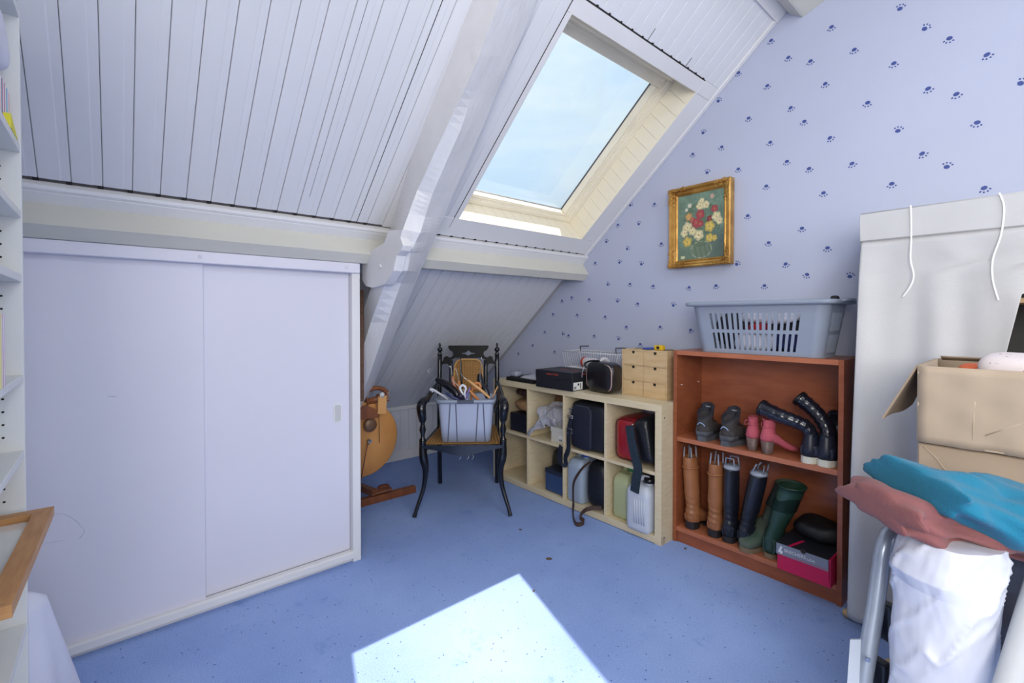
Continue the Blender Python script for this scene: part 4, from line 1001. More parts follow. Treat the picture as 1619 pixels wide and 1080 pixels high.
# ---- footwear builders: local x across, y towards the toe, z up; heel at y = -.045
def footring(y, hw, zt, zb, n=20, e=.75):
    return [(sgp(math.cos(2*PI*k/n), e)*hw, y, zb+(zt-zb)*(sgp(math.sin(2*PI*k/n), e)+1)/2) for k in range(n)]
def outline(scale=1.0, grow=0, heel=-.045, toe=.205, hwid=.034, bwid=.046, n=36, point=.6):
    out = []
    for k in range(n):
        a = 2*PI*k/n; c, s = math.cos(a), math.sin(a)
        y = heel+(toe-heel)*(s+1)/2; f = (s+1)/2
        w_ = hwid+(bwid-hwid)*math.sin(min(1, f/.72)*PI/2)
        out.append((sgp(c, point)*(w_+grow), y+(grow if s > 0 else -grow)*abs(s)))
    return out
def lean_pts(zs, rx, ry, lean, wob, n=22, base=(0, 0), seed=0, wr=0):
    rs = []
    for z, a, b_ in zip(zs, rx, ry):
        f = z; ox = base[0]+lean[0]*max(0, z-.09); oy = base[1]+lean[1]*max(0, z-.09)
        ring = []
        for k in range(n):
            t_ = 2*PI*k/n
            w_ = 1+wr*math.exp(-((z-.12)/.055)**2)*math.sin(z*210+t_*1.6+seed)+.012*math.sin(t_*3+seed+z*9)
            ring.append((ox+math.cos(t_)*a*w_, oy+math.sin(t_)*b_*w_, z))
        rs.append(ring)
    return rs
def boot(name, label, loc, rot, mats, H=.38, heel=.035, lean=(0, 0), shaft=(.047, .052), ankle=(.036, .046), length=.20, group=None, wr=.06, seed=0, solec=None, sole_th=.010, cuff=False, toe_up=0):
    up, sol = mats
    o = thing(name, label, 'boot', loc, rot, group)
    zs = [heel, heel+.02, heel+.05, .12, .15, .19, .26, .33, H-.02, H]
    rx = [.034, .037, .037, ankle[0]+.001, ankle[0]+.002, ankle[0]+.006, shaft[0], shaft[0]+.001, shaft[0]-.001, shaft[0]-.002]
    ry = [.042, .048, .050, ankle[1], ankle[1]+.002, ankle[1]+.004, shaft[1], shaft[1], shaft[1], shaft[1]-.001]
    zz = []; xx = []; yy_ = []
    for i in range(len(zs)-1):
        for j in range(5):
            f = j/5; zz.append(zs[i]+(zs[i+1]-zs[i])*f); xx.append(rx[i]+(rx[i+1]-rx[i])*f); yy_.append(ry[i]+(ry[i+1]-ry[i])*f)
    zz.append(zs[-1]); xx.append(rx[-1]); yy_.append(ry[-1])
    rs = lean_pts(zz, xx, yy_, lean, 0, seed=seed, wr=wr)
    top = rs[-1]; c = Vector((0, 0, 0))
    for p in top: c += Vector(p)/len(top)
    inn = [tuple(c+(Vector(p)-c)*.93) for p in top]; inn2 = [tuple(c+(Vector(p)-c)*.9-Vector((lean[0]*.06, lean[1]*.06, .06))) for p in top]
    bm = newbm(); rings(bm, rs+[inn, inn2])
    # foot
    L_ = length; fr = []
    for y, hw_, zt, zb in ((-.036, .030, .09, heel), (.0, .036, .12, heel*.9), (.04, .038, .105, heel*.6), (.08, .041, .078, .014), (.12, .038, .062, .011), (.155, .035, .050, .011), (.178, .030, .040, .012), (.190, .016, .030, .014)):
        fr.append(footring(y*L_/.19, hw_, zt+toe_up*y, zb+0*y))
    rings(bm, fr); part('upper', bm, up, o)
    bm = newbm(); ol = outline(toe=L_+.002, hwid=.032, bwid=.037)
    a = [(x, y, 0+0*y) for x, y in ol if True]
    # heel block and thin sole
    hb_ = [(x, y, 0) for x, y in outline(toe=.035, hwid=.033, bwid=.033, heel=-.046, n=20)]
    prism(bm, hb_, (0, 0, heel+.004)); 
    part('heel', bm, sol, o)
    bm = newbm(); prism(bm, [(x, y, .0012) for x, y in ol if y > .05]+[(-.030, .028, .0012) if False else (0, .045, .0012)][:0], (0, 0, sole_th)); part('sole', bm, sol, o)
    if cuff:
        bm = newbm(); zc = H-.055; tube(bm, [(lean[0]*(zc-.09)+math.cos(t_)*(shaft[0]+.002), lean[1]*(zc-.09)+math.sin(t_)*(shaft[1]+.002), zc) for t_ in [2*PI*k/24 for k in range(24)]], .004, 6, closed=True, flat=1.6); part('cuff_band', bm, up, o)
    return o, c
def shaper(label, loc, cap, lean, rot=0, group=None):
    o = thing('boot_shaper', label, 'boot shaper', loc, rot, group); gm = M('shaper_plastic', (150, 158, 174), .4)
    if cap:
        bm = newbm(); rings(bm, [[(math.cos(a)*r_, math.sin(a)*r_*1.05, z) for a in [2*PI*k/26 for k in range(26)]] for r_, z in ((.037, -.004), (.041, .002), (.041, .010), (.034, .018), (.018, .021))]); part('cap', bm, gm, o)
    for y_ in (-.024, .030):
        bm = newbm(); z0 = .012 if cap else -.035
        tube(bm, [(-.024, y_, z0), (-.019+lean*.05, y_, .055), (.019+lean*.05, y_, .055), (.025, y_, z0)], .0048, 4); part('handle', bm, gm, o)
    return o
tan = M('tan_leather', (152, 98, 62), .42, var=.12, scale=12, bump=.2, bscale=40); darks = M('dark_sole', (34, 30, 32), .6)
sh0 = {}
def bpt(px, py, z, dy=.0):
    p = at(px, py, 2, z); return p
def place(px, py, z):   # heel back bottom seen at this pixel
    p = at(px, py, 2, z); return (p.x, min(max(p.y, BY0+.012)+.045, BY0+.285-.012-.208), z)
g1 = 'tan boots on the bottom shelf'
o, c = boot('tall_boot', 'tan leather tall boot leaning left, leftmost on the bottom shelf', place(1095, 833, Z1), math.radians(-4), (tan, darks), H=.385, lean=(-.09, .03), wr=.06, cuff=True, group=g1, shaft=(.038, .048), ankle=(.033, .043))
W_ = o.matrix_basis @ c; p = Vector(o.location)+c
shaper('grey boot shaper in the leftmost tan boot', (p.x, p.y, p.z), False, 0, group='boot shapers')
o, c = boot('tall_boot', 'tan leather tall boot standing upright, second on the bottom shelf', place(1127, 848, Z1), math.radians(2), (tan, darks), H=.385, lean=(.0, .0), wr=.06, seed=2, cuff=True, group=g1, shaft=(.036, .046), ankle=(.033, .043))
p = Vector(o.location)+c; shaper('grey boot shaper in the second tan boot', tuple(p), False, .1, group='boot shapers')
g2 = 'black tall boots on the bottom shelf'
bl = M('black_boot_leather', (26, 28, 38), .3, var=.3, bump=.25, bscale=35, coat=.2)
o, c = boot('tall_boot', 'black leather tall boot upright beside the tan boots', place(1150, 857, Z1), 0, (bl, darks), H=.375, heel=.026, lean=(.0, .04), wr=.06, seed=4, group=g2, shaft=(.036, .048), ankle=(.032, .043))
p = Vector(o.location)+c; shaper('grey capped boot shaper in the upright black boot', tuple(p), True, 0, group='boot shapers')
o, c = boot('tall_boot', 'black leather tall boot leaning right beside the green wellingtons', place(1176, 866, Z1), math.radians(-3), (bl, darks), H=.375, heel=.028, lean=(.19, .04), wr=.06, seed=6, group=g2, shaft=(.040, .050), ankle=(.033, .044))
p = Vector(o.location)+c; shaper('grey capped boot shaper in the leaning black boot', tuple(p), True, .3, group='boot shapers')
# wellingtons
wg = M('green_rubber', (38, 66, 54), .38, var=.1, coat=.2); wgd = M('dusty_green_rubber', (92, 100, 88), .75, var=.3, scale=10, rgb2=(56, 76, 64)); ws_ = M('tan_rubber_sole', (122, 104, 80), .7)
def welly(label, loc, rot, lean, mat, H=.36, sole=ws_, fs=.84):
    o = thing('wellington_boot', label, 'boot', loc, rot, 'green wellingtons on the bottom shelf')
    zs = [.018, .05, .09, .13, .17, .21, .27, .33, H]; rx = [.037, .041, .038, .036, .040, .046, .052, .056, .058]; ry = [.045, .052, .050, .048, .052, .056, .060, .064, .066]
    bm = newbm(); rs = lean_pts(zs, rx, ry, lean, 0, n=26)
    top = rs[-1]; c = Vector((0, 0, 0))
    for p in top: c += Vector(p)/len(top)
    rs += [[tuple(c+(Vector(p)-c)*k-Vector((lean[0], lean[1], 1))*dz) for p in top] for k, dz in ((1.05, 0), (.96, .0), (.92, .12))]
    rings(bm, rs)
    fr = [footring(y*(fs if y > 0 else 1), hw_, zt, zb, n=24) for y, hw_, zt, zb in ((-.042, .030, .10, .018), (.0, .040, .14, .018), (.05, .044, .125, .018), (.10, .049, .095, .018), (.15, .052, .080, .018), (.195, .047, .068, .018), (.225, .034, .054, .018), (.238, .016, .038, .020))]
    rings(bm, fr); part('upper', bm, mat, o)
    bm = newbm(); prism(bm, [(x, y, 0) for x, y in outline(toe=.244*fs, hwid=.040, bwid=.050, heel=-.052)], (0, 0, .022)); part('sole', bm, sole, o)
    bm = newbm(); tube(bm, [Vector(p) for p in rs[len(zs)-1]], .003, 6, closed=True); part('top_rim', bm, mat, o)
    return o
GX = at(1313, 931, 2, Z1).x-.212-.060
welly('green wellington seen from behind, leaning right beside the pink shoe box', (GX, BY0+.066, Z1), math.radians(-3), (.30, .06), wg)
p = at(1200, 872, 2, Z1)
welly('dusty green wellington with its toe pointing out to the left, crossing behind the other', (GX-.072, BY0+.188, Z1), math.radians(170), (-.40, -.10), wgd, H=.33)
# pink and grey shoe box
pk = M('pink_card', (196, 20, 78), .5); gy = M('grey_card', (128, 134, 150), .5)
p0 = at(1313, 931, 2, Z1); 
pb_ = thing('shoe_box', 'pink shoe box with a grey and black lid, right end of the bottom shelf', 'box', (p0.x-.212, BY0-.045, Z1), math.radians(-1))
bm = newbm(); box(bm, (0, 0, 0), (.212, .27, .115), .001); part('base', bm, pk, pb_)
bm = newbm(); box(bm, (-.004, -.004, .070), (.204, .275, .122), .001); lid = part('lid', bm, gy, pb_)
bm = newbm(); box(bm, (-.0045, -.0045, .1205), (.2045, .2755, .1232), .0004); part('lid_top', bm, MATS['black_card'], lid)
bm = newbm(); box(bm, (.205, .0, .02), (.213, .27, .1225), .0006); part('side_flap', bm, pk, pb_)
bm = newbm(); prism(bm, [(.045, -.0052, .1236), (.06, -.0052, .1236), (.082, .10, .1236), (.068, .10, .1236)], (0, 0, .0004)); part('pink_stripe', bm, pk, lid)
wt = M('white_print', (220, 222, 228), .5)
lettering(pb_, 'SKECHERS', .020, (.030, -.0046, .090), (1, 0, 0), (0, 0, 1), wt, width=.088)
lettering(pb_, 'USA', .014, (.122, -.0046, .088), (1, 0, 0), (0, 0, 1), wt, width=.032)
bm = newbm(); prism(bm, [(.004, -.0048, .082), (.012, -.0048, .080), (.024, -.0048, .108), (.016, -.0048, .112)], (0, -.0004, 0)); prism(bm, [(.012, -.0048, .078), (.022, -.0048, .076), (.026, -.0048, .088), (.016, -.0048, .092)], (0, -.0004, 0)); part('emblem', bm, wt, pb_)
bm = newbm(); box(bm, (.07, -.0046, .0755), (.198, -.0042, .0775)); part('pink_line', bm, pk, pb_)
bm = newbm(); lathe(bm, [(.011, 0), (.011, .0006)], (.108, -.0046, .122), 16, axis=(0, -1, 0)); part('thumb_hole', bm, darkgap, lid)
bm = newbm(); blob(bm, (0, 0, .04), (.10, .085, .042), .7, .7, 26, 12, namp=.02, nsc=10, seed=31); single('black_cloth', bm, blackm, 'crumpled black cloth on the back of the pink shoe box', 'cloth', (p0.x-.10, BY0+.155, Z1+.1245))

# ---- middle shelf
def hiking(label, loc, rot):
    o = thing('hiking_shoe', label, 'shoe', loc, rot, 'hiking shoes on the upper shelf')
    hk = M('brown_grey_nubuck', (60, 56, 56), .75, var=.2, scale=14, bump=.3, bscale=50); hl = M('dark_lining', (34, 34, 44), .8); hs = M('grey_rubber_sole', (98, 100, 106), .6, var=.25, scale=20, rgb2=(60, 62, 68))
    bm = newbm()
    n = 28
    def collar(z, a, b_, oy, dip=0):
        return [(math.cos(2*PI*k/n)*a, oy+math.sin(2*PI*k/n)*b_, z+dip*(math.sin(2*PI*k/n)-.0)+.012*abs(math.cos(2*PI*k/n))*(1 if dip else 0)) for k in range(n)]
    rs = [collar(.025, .037, .046, 0), collar(.05, .040, .049, 0), collar(.085, .038, .048, 0), collar(.12, .036, .048, .004, .012), collar(.138, .037, .050, .006, .022), collar(.140, .031, .044, .006, .022), collar(.10, .028, .038, .004)]
    rings(bm, rs)
    rings(bm, [footring(y, hw_, zt, .024, n=24) for y, hw_, zt in ((-.040, .032, .08), (.0, .040, .11), (.05, .043, .10), (.10, .048, .082), (.15, .048, .068), (.18, .040, .058), (.203, .022, .045))])
    part('upper', bm, hk, o)
    bm = newbm(); prism(bm, [(x, y, 0) for x, y in outline(toe=.212, hwid=.041, bwid=.053, heel=-.054)], (0, 0, .026)); rings(bm, [[(x*k, y*k+.0, z) for x, y in outline(toe=.05, hwid=.041, bwid=.041, heel=-.053)] for k, z in ((1.0, .026), (1.0, .044), (.97, .050))]); part('sole', bm, hs, o)
    bm = newbm(); rings(bm, [collar(.134, .0385, .0515, .006, .022), collar(.146, .036, .049, .006, .022), collar(.146, .031, .044, .006, .022), collar(.128, .030, .042, .006, .018)], cap=False); part('padded_collar', bm, hl, o)
    bm = newbm(); surf(bm, lambda u, v: ((u-.5)*.058*(1+.15*v), .052-.02*((u-.5)*2)**2+.012*v, .12+.075*v-.010*((u-.5)*2)**2), 8, 8); tg = part('tongue', bm, hl, o); solid(tg, .010)
    bm = newbm(); box(bm, (-.014, .050, .145), (.014, .0525, .175)); part('tongue_label', bm, M('pale_label', (140, 142, 146), .7), tg)
    bm = newbm(); tube(bm, spline([(-.020, -.0475, .085), (-.006, -.051, .098), (.010, -.050, .094), (.020, -.0465, .082)], 4), .0028, 6); part('logo_swoosh', bm, M('pale_blue_print', (150, 172, 206), .5), o)
    bm = newbm()
    for k in range(4): tube(bm, [(-.022, .06+.02*k, .112-.010*k), (.022, .07+.02*k, .108-.010*k)], .0022, 5)
    part('laces', bm, blackm, o, kind='stuff')
    return o
def plc(px, py, dy=.05, toe=.216): q = at(px, py, 2, Z2); return (q.x, min(max(q.y, BY0+.008)+dy, BY0+.277-toe), Z2)
hiking('brown grey hiking shoe, left one of the pair on the upper shelf', plc(1110, 696, .052), math.radians(6))
hiking('brown grey hiking shoe, right one of the pair on the upper shelf', plc(1145, 706, .052), math.radians(-4))
pinkm = M('pink_suede', (182, 84, 98), .85, var=.1, scale=20, bump=.2, bscale=120); heelm = M('stacked_wood_heel', (104, 84, 78), .45, var=.2, scale=20, stretch=(1, 1, 4))
def pinkheel(label, loc, rot):
    o = thing('ankle_boot', label, 'boot', loc, rot, 'pink ankle boots on the upper shelf')
    bm = newbm(); n = 24
    rs = []
    for z, a, b_, oy in ((.062, .026, .030, 0), (.075, .031, .036, .0), (.10, .028, .034, .003), (.125, .022, .030, .006), (.14, .0215, .030, .008), (.165, .022, .031, .010), (.168, .019, .028, .010), (.14, .017, .025, .008)):
        rs.append([(math.cos(2*PI*k/n)*a, oy+math.sin(2*PI*k/n)*b_, z) for k in range(n)])
    rings(bm, rs)
    rings(bm, [footring(y, hw_, zt, zb) for y, hw_, zt, zb in ((-.026, .022, .09, .062), (.0, .030, .115, .060), (.035, .032, .10, .048), (.07, .034, .072, .030), (.105, .036, .05, .012), (.135, .030, .038, .008), (.158, .014, .026, .008))])
    part('upper', bm, pinkm, o)
    bm = newbm(); rs = [[(sgp(math.cos(2*PI*k/20), .7)*a, sgp(math.sin(2*PI*k/20), .7)*b_-.002, z) for k in range(20)] for z, a, b_ in ((0, .019, .020), (.004, .020, .021), (.064, .027, .028))]; rings(bm, rs); part('heel', bm, heelm, o)
    bm = newbm(); tube(bm, [(math.cos(a)*.0245, .005+math.sin(a)*.0325, .130) for a in [2*PI*k/20 for k in range(20)]], .0022, 5, closed=True); part('strap', bm, pinkm, o)
    bm = newbm(); tube(bm, spline([(-.022, -.008, .150), (-.034, -.010, .140), (-.032, -.010, .124), (-.024, -.006, .128)], 4), .0022, 5); part('buckle_loop', bm, pinkm, o)
    bm = newbm(); tube(bm, [(-.004, -.021, .160), (-.004, -.026, .172), (.006, -.026, .172), (.006, -.021, .160)], .0022, 5); part('pull_tab', bm, pinkm, o)
    return o
pinkheel('pink suede ankle boot with wooden heel, beside the hiking shoes', plc(1186, 713, .028), math.radians(4))
pinkheel('pink suede ankle boot with wooden heel, partly behind the black snow boot shaft', plc(1210, 719, .028), math.radians(-34))
puffy = M('black_quilted_nylon', (24, 26, 38), .22, var=.3, bump=.5, bscale=26, coat=.3); rub = M('navy_black_rubber', (26, 30, 46), .4); ivory = M('ivory_rubber_sole', (206, 202, 188), .55, var=.05)
def snowboot(label, loc, rot, P, rads):
    o = thing('snow_boot', label, 'boot', loc, rot, 'black snow boots on the upper shelf')
    bm = newbm(); n = 24
    rs = [[(math.cos(2*PI*k/n)*a, math.sin(2*PI*k/n)*b_+oy, z) for k in range(n)] for z, a, b_, oy in ((.028, .040, .048, 0), (.06, .040, .050, 0), (.09, .034, .044, 0), (.12, .030, .040, .002), (.135, .028, .036, .002))]
    rings(bm, rs); rings(bm, [footring(y, hw_, zt, .028, n=22) for y, hw_, zt in ((-.038, .032, .08), (.0, .040, .11), (.05, .044, .10), (.10, .048, .085), (.15, .046, .072), (.185, .034, .06), (.20, .015, .045))]); part('foot', bm, rub, o)
    bm = newbm(); prism(bm, [(x, y, 0) for x, y in outline(toe=.208, hwid=.043, bwid=.052, heel=-.054)], (0, 0, .030)); part('sole', bm, ivory, o, 'thick ivory sole')
    bm = newbm(); S_ = spline(P, 8); N_ = len(S_); rr_ = [rads[0]+(rads[1]-rads[0])*k/(N_-1)+.0016*math.sin(k*1.5)+.0012*math.sin(k*3.7) for k in range(N_)]
    tube(bm, S_, rr_, 18, flat=.85); part('shaft', bm, puffy, o, 'quilted shiny shaft folded over')
    bm = newbm(); e = S_[-1]; d_ = (S_[-1]-S_[-3]).normalized(); tube(bm, [e-d_*.012, e+d_*.004], [rads[1]+.003, rads[1]+.002], 18, flat=.85); part('cuff', bm, blackl, o)
    return o
snowboot('black snow boot with ivory sole, left of the pair, shaft folded far left', plc(1276, 733, .054), math.radians(0), [(0, .0, .12), (-.02, -.01, .158), (-.07, -.025, .180), (-.13, -.03, .197), (-.205, -.03, .222)], (.034, .045))
snowboot('black snow boot with ivory sole, right of the pair, shaft slanting up left', plc(1301, 739, .054), math.radians(0), [(0, .01, .12), (-.010, .025, .16), (-.042, .04, .205), (-.085, .048, .245), (-.130, .05, .278)], (.033, .042))
q = at(1310, 700, 1, BY0+.19)
bm = newbm(); blob(bm, (0, 0, 0), (.050, .034, .108), .7, .7, 34, 24, namp=.010, nsc=22, seed=17); single('black_jacket', bm, puffy, 'crumpled shiny black jacket in the right corner of the upper shelf', 'jacket', (BX1-.020-.066, BY0+.232, Z2+.110))

# ================================================================== LAUNDRY BASKET
ZB = BZ+.0005
lx0, lx1, ly0, ly1 = -1.245, -.655, 2.375, 2.615
lbk = thing('laundry_basket', 'grey plastic laundry basket with slotted sides on top of the reddish bookcase', 'basket', ((lx0+lx1)/2, (ly0+ly1)/2+.005, ZB), math.radians(-1.5))
HW0, HD0, HW1, HD1, LH = (lx1-lx0)/2-.012, (ly1-ly0)/2-.012, (lx1-lx0)/2+.028, (ly1-ly0)/2+.018, .262
def perim(f, hw, hd, rc_):
    """point on a rounded rectangle by arc fraction"""
    Ls = [2*(hw-rc_), PI*rc_/2, 2*(hd-rc_), PI*rc_/2]*2; tot = sum(Ls); s = (f % 1)*tot; pts_ = [(-hw+rc_, -hd, 0), (hw-rc_, -hd+rc_, -PI/2), (hw, -hd+rc_, PI/2), (hw-rc_, hd-rc_, 0), (hw-rc_, hd, PI), (-hw+rc_, hd-rc_, PI/2), (-hw, hd-rc_, -PI/2), (-hw+rc_, -hd+rc_, PI)]
    for i, l in enumerate(Ls):
        if s <= l or i == 7:
            x, y_, a = pts_[i]
            if i % 2 == 0: return (x+math.cos(a)*s, y_+math.sin(a)*s)
            t_ = a+s/rc_; return (x+math.cos(t_)*rc_, y_+math.sin(t_)*rc_)
        s -= l
def bpt3(f, z, off=0):
    k = z/LH; rc_ = .045; x, y_ = perim(f, HW0+(HW1-HW0)*k+off, HD0+(HD1-HD0)*k+off, rc_); return (x, y_, z)
NP = 204; zl = [0.0, .012, .022, .105, .122, .205, .214, LH-.02, LH-.004]
# fraction ranges of the four straight sides
tot = 2*(2*(HW0-.045)+2*(HD0-.045))+2*PI*.045
fF = 2*(HW0-.045)/tot; fc = (PI*.045/2)/tot; fS = 2*(HD0-.045)/tot
def inslot(f, z0, z1):
    if not ((z0 >= .021 and z1 <= .106) or (z0 >= .121 and z1 <= .206)): return False
    for a0, ln, ns in ((0, fF, 16), (fF+fc, fS, 11), (fF+fS+2*fc, fF, 16), (2*fF+fS+3*fc, fS, 11)):
        m_ = .09*ln if ns == 16 else .02*ln
        if a0+m_ < f < a0+ln-m_:
            q_ = (f-a0-m_)/(ln-2*m_)*ns
            if (q_ % 1) < .46: return True
    return False
bm = newbm()
NP = 620; g = [[bm.verts.new(bpt3(i/NP, z)) for i in range(NP)] for z in zl]
for j in range(len(zl)-1):
    for i in range(NP):
        if inslot((i+.5)/NP, zl[j], zl[j+1]): continue
        bm.faces.new((g[j][i], g[j][(i+1) % NP], g[j+1][(i+1) % NP], g[j+1][i]))
bm.faces.new([g[0][i] for i in range(0, NP, 4)])
bd = part('body', bm, greyp, lbk); solid(bd, .003, 1)
for f in bd.data.polygons: f.use_smooth = False
bm = newbm(); R0 = []
for off, z in ((-.001, LH-.016), (.016, LH-.020), (.030, LH-.018), (.032, LH-.004), (.026, LH+.001), (.0, LH+.003), (-.004, LH-.004)):
    R0.append([bpt3(i/96, LH, off)[:2]+(z,) for i in range(96)])
rings(bm, R0, cap=False); part('rim', bm, greyp, lbk)
for s in (-1, 1):
    bm = newbm(); tube(bm, spline([(s*(HW1+.02), -.07, LH-.006), (s*(HW1+.045), -.05, LH), (s*(HW1+.045), .05, LH), (s*(HW1+.02), .07, LH-.006)], 4), .007, 8); part('handle', bm, greyp, lbk)
def laundry(name, label, c, half, mat, seed, amp=.03):
    bm = newbm(); blob(bm, (0, 0, 0), half, .7, .7, 30, 18, namp=amp, nsc=11, seed=seed)
    single(name, bm, mat, label, 'laundry', Vector(lbk.location)+Vector(c), group='laundry in the grey basket')
laundry('white_shirt', 'crumpled white shirt low in the laundry basket', (-.015, -.03, .062), (.11, .06, .045), whitecl, 2, .02)
laundry('navy_cloth', 'navy patterned cloth low at the right in the laundry basket', (.135, -.025, .065), (.07, .06, .048), M('navy_print_cloth', (30, 40, 92), .8, var=.6, scale=40), 4, .016)
laundry('red_cloth', 'bright red cloth in the middle of the laundry basket', (-.01, -.055, .130), (.045, .03, .026), M('red_cotton', (168, 34, 40), .8), 5, .012)
laundry('white_towel', 'white towel high in the laundry basket', (.03, -.0, .185), (.14, .065, .034), whitecl, 6, .02)
laundry('grey_cloth', 'dark grey cloth filling the back of the laundry basket', (0, .045, .115), (.27, .05, .105), M('charcoal_cotton', (44, 46, 56), .9), 7, .012)
bm = newbm(); blob(bm, (0, 0, 0), (.018, .018, .012), .8, .8, 16, 8); single('bottle_cap', bm, blackm, 'small black cap lying on the right rim of the laundry basket', 'cap', (lx1-.02, ly1-.005, ZB+LH+.014))

# ================================================================== GILT FRAMED PICTURE
P1 = at(1056, 299, 1, 2.62); P2 = at(1153, 281, 1, 2.62); P3 = at(1155, 416, 1, 2.62); P4 = at(1057, 425, 1, 2.62)
px0, px1 = (P1.x+P4.x)/2, (P2.x+P3.x)/2; pz0, pz1 = (P3.z+P4.z)/2, (P1.z+P2.z)/2
gp = thing('picture', 'gilt framed flower still life hanging on the paw print wallpaper', 'picture', ((px0+px1)/2, 2.677, (pz0+pz1)/2))
hwp, hhp = (px1-px0)/2, (pz1-pz0)/2
gold = M('gilt_wood', (206, 162, 88), .36, .6, var=.25, scale=14, rgb2=(160, 114, 52), bump=.25, bscale=60); goldl = M('pale_gilt', (206, 180, 128), .4, .5, var=.2, scale=16)
def frs(a, b_, y_): return [(-a, y_, -b_), (a, y_, -b_), (a, y_, b_), (-a, y_, b_)]
FWD = .048
prof = [(0, -.004), (0, -.050), (.006, -.056), (.014, -.053), (.024, -.034), (.034, -.030), (.040, -.034), (.048, -.026), (.048, -.010)]
for side in range(4):
    bm = newbm(); rs = []
    for off, y_ in prof:
        q_ = frs(hwp-off, hhp-off, y_); rs.append((q_[side], q_[(side+1) % 4]))
    va = [bm.verts.new(a) for a, b_ in rs]; vb = [bm.verts.new(b_) for a, b_ in rs]
    for i in range(len(rs)-1): bm.faces.new((va[i], vb[i], vb[i+1], va[i+1]))
    bm.faces.new((va[0], va[-1], vb[-1], vb[0])); bm.faces.new(va[::-1]); bm.faces.new(vb)
    part('frame_rail', bm, gold, gp)
rnd = random.Random(5)
for sx in (-1, 1):
    for sz in (-1, 1):
        bm = newbm()
        for arm_ in (0, 1):
            for k in range(26):
                t_ = rnd.random()**1.2*.105
                if arm_ == 0: x, z = sx*(hwp-.004-t_), sz*(hhp-.004-rnd.random()*.030)
                else: x, z = sx*(hwp-.004-rnd.random()*.030), sz*(hhp-.004-t_)
                d_ = min(hwp-abs(x), hhp-abs(z)); y_ = -.0575 if d_ < .018 else -.042
                a0 = rnd.random()*PI
                c_ = Vector((x, y_, z)); r_ = .004+.005*rnd.random()
                pts_ = [c_+Vector((math.cos(a0+s_*4.2)*r_*(1-s_*.5), -.002*s_, math.sin(a0+s_*4.2)*r_*(1-s_*.5))) for s_ in [q_/6 for q_ in range(7)]]
                tube(bm, pts_, .0026, 4)
        part('corner_ornament', bm, gold, gp, kind='stuff')
canvas = bpy.data.materials.new('painted_canvas'); canvas.use_nodes = True
cb = canvas.node_tree.nodes['Principled BSDF']; cb.inputs['Roughness'].default_value = .45
at_ = canvas.node_tree.nodes.new('ShaderNodeAttribute'); at_.attribute_name = 'paint'; canvas.node_tree.links.new(at_.outputs['Color'], cb.inputs['Base Color'])
cw, chh = hwp-.046, hhp-.046; NXp, NZp = 110, 140
FL = [(.50, .80, .075, 'c'), (.62, .80, .065, 'c'), (.53, .87, .05, 'c'), (.75, .91, .04, 'p'), (.27, .83, .04, 'w'), (.20, .77, .03, 'w'), (.80, .72, .06, 'r'), (.25, .66, .065, 'o'), (.33, .60, .05, 'r2'), (.50, .67, .08, 'r'), (.42, .55, .085, 'r'), (.50, .53, .06, 'r'), (.70, .58, .055, 'rd'), (.84, .60, .08, 'c'), (.90, .53, .06, 'c'), (.22, .50, .09, 'c'), (.15, .42, .07, 'c'), (.33, .43, .07, 'c'), (.70, .47, .09, 'y'), (.47, .36, .09, 'c'), (.22, .28, .085, 'y'), (.70, .30, .07, 'y'), (.80, .29, .05, 'y')]
FLS = [(a, b_, c_*1.22, k_) for a, b_, c_, k_ in FL]
CL = {'c': (226, 214, 168), 'p': (206, 176, 160), 'w': (214, 212, 190), 'r': (176, 74, 80), 'r2': (190, 104, 84), 'o': (206, 160, 100), 'rd': (138, 60, 66), 'y': (214, 186, 96)}
def paintc(u, v):
    nn_ = noise.noise(Vector((u*6, v*7, 1))); n2_ = noise.noise(Vector((u*24, v*28, 4)))
    c = Vector((104, 128, 112))*(1+.14*nn_+.10*n2_)
    dk = max(0, min(1, (u-.45)*1.6))*max(0, min(1, (.5-v)*3)); c = c.lerp(Vector((52, 62, 72)), dk*.8)
    if v < .22: c = c.lerp(Vector((96, 110, 92)), .4)
    lf = math.hypot((u-.5)/.42, (v-.52)/.34)
    if lf < 1 and n2_+nn_ > .02: c = c.lerp(Vector((70, 88, 66)), .6)
    d_ = math.hypot((u-.52)/.23, (v-.14)/.13)
    if d_ < 1:
        c = c.lerp(Vector((118, 126, 104)), .30+.5*max(0, d_-.75)*3)
        if abs(d_-.96) < .05: c = c.lerp(Vector((176, 182, 160)), .6)
        if math.sin(u*60+v*20) > .6: c = c.lerp(Vector((84, 100, 74)), .6)
    for fx_, fv, r_, k in FLS:
        dx, dz = u-fx_, (v-fv)*1.28; r0 = math.hypot(dx, dz)
        if r0 < r_*1.15:
            a = math.atan2(dz, dx); pet = r_*(.82+.2*abs(math.cos(2.5*a+fx_*9)))
            if r0 < pet:
                col = Vector(CL[k])*(1-.22*(r0/pet)**2+.10*n2_-(.12 if abs(math.cos(2.5*a+fx_*9)) < .18 else 0))
                if r0 < r_*.16: col = Vector((150, 126, 60))
                c = col
    if math.hypot((u-.12)/.05, (v-.045)/.025) < 1: c = Vector((190, 192, 150))
    return lin(tuple(max(0, min(255, x)) for x in c))
bm = newbm(); lay = bm.loops.layers.float_color.new('paint')
gg = [[bm.verts.new((-cw+2*cw*i/NXp, -.0245, -chh+2*chh*j/NZp)) for i in range(NXp+1)] for j in range(NZp+1)]
cc = [[paintc(i/NXp, j/NZp) for i in range(NXp+1)] for j in range(NZp+1)]
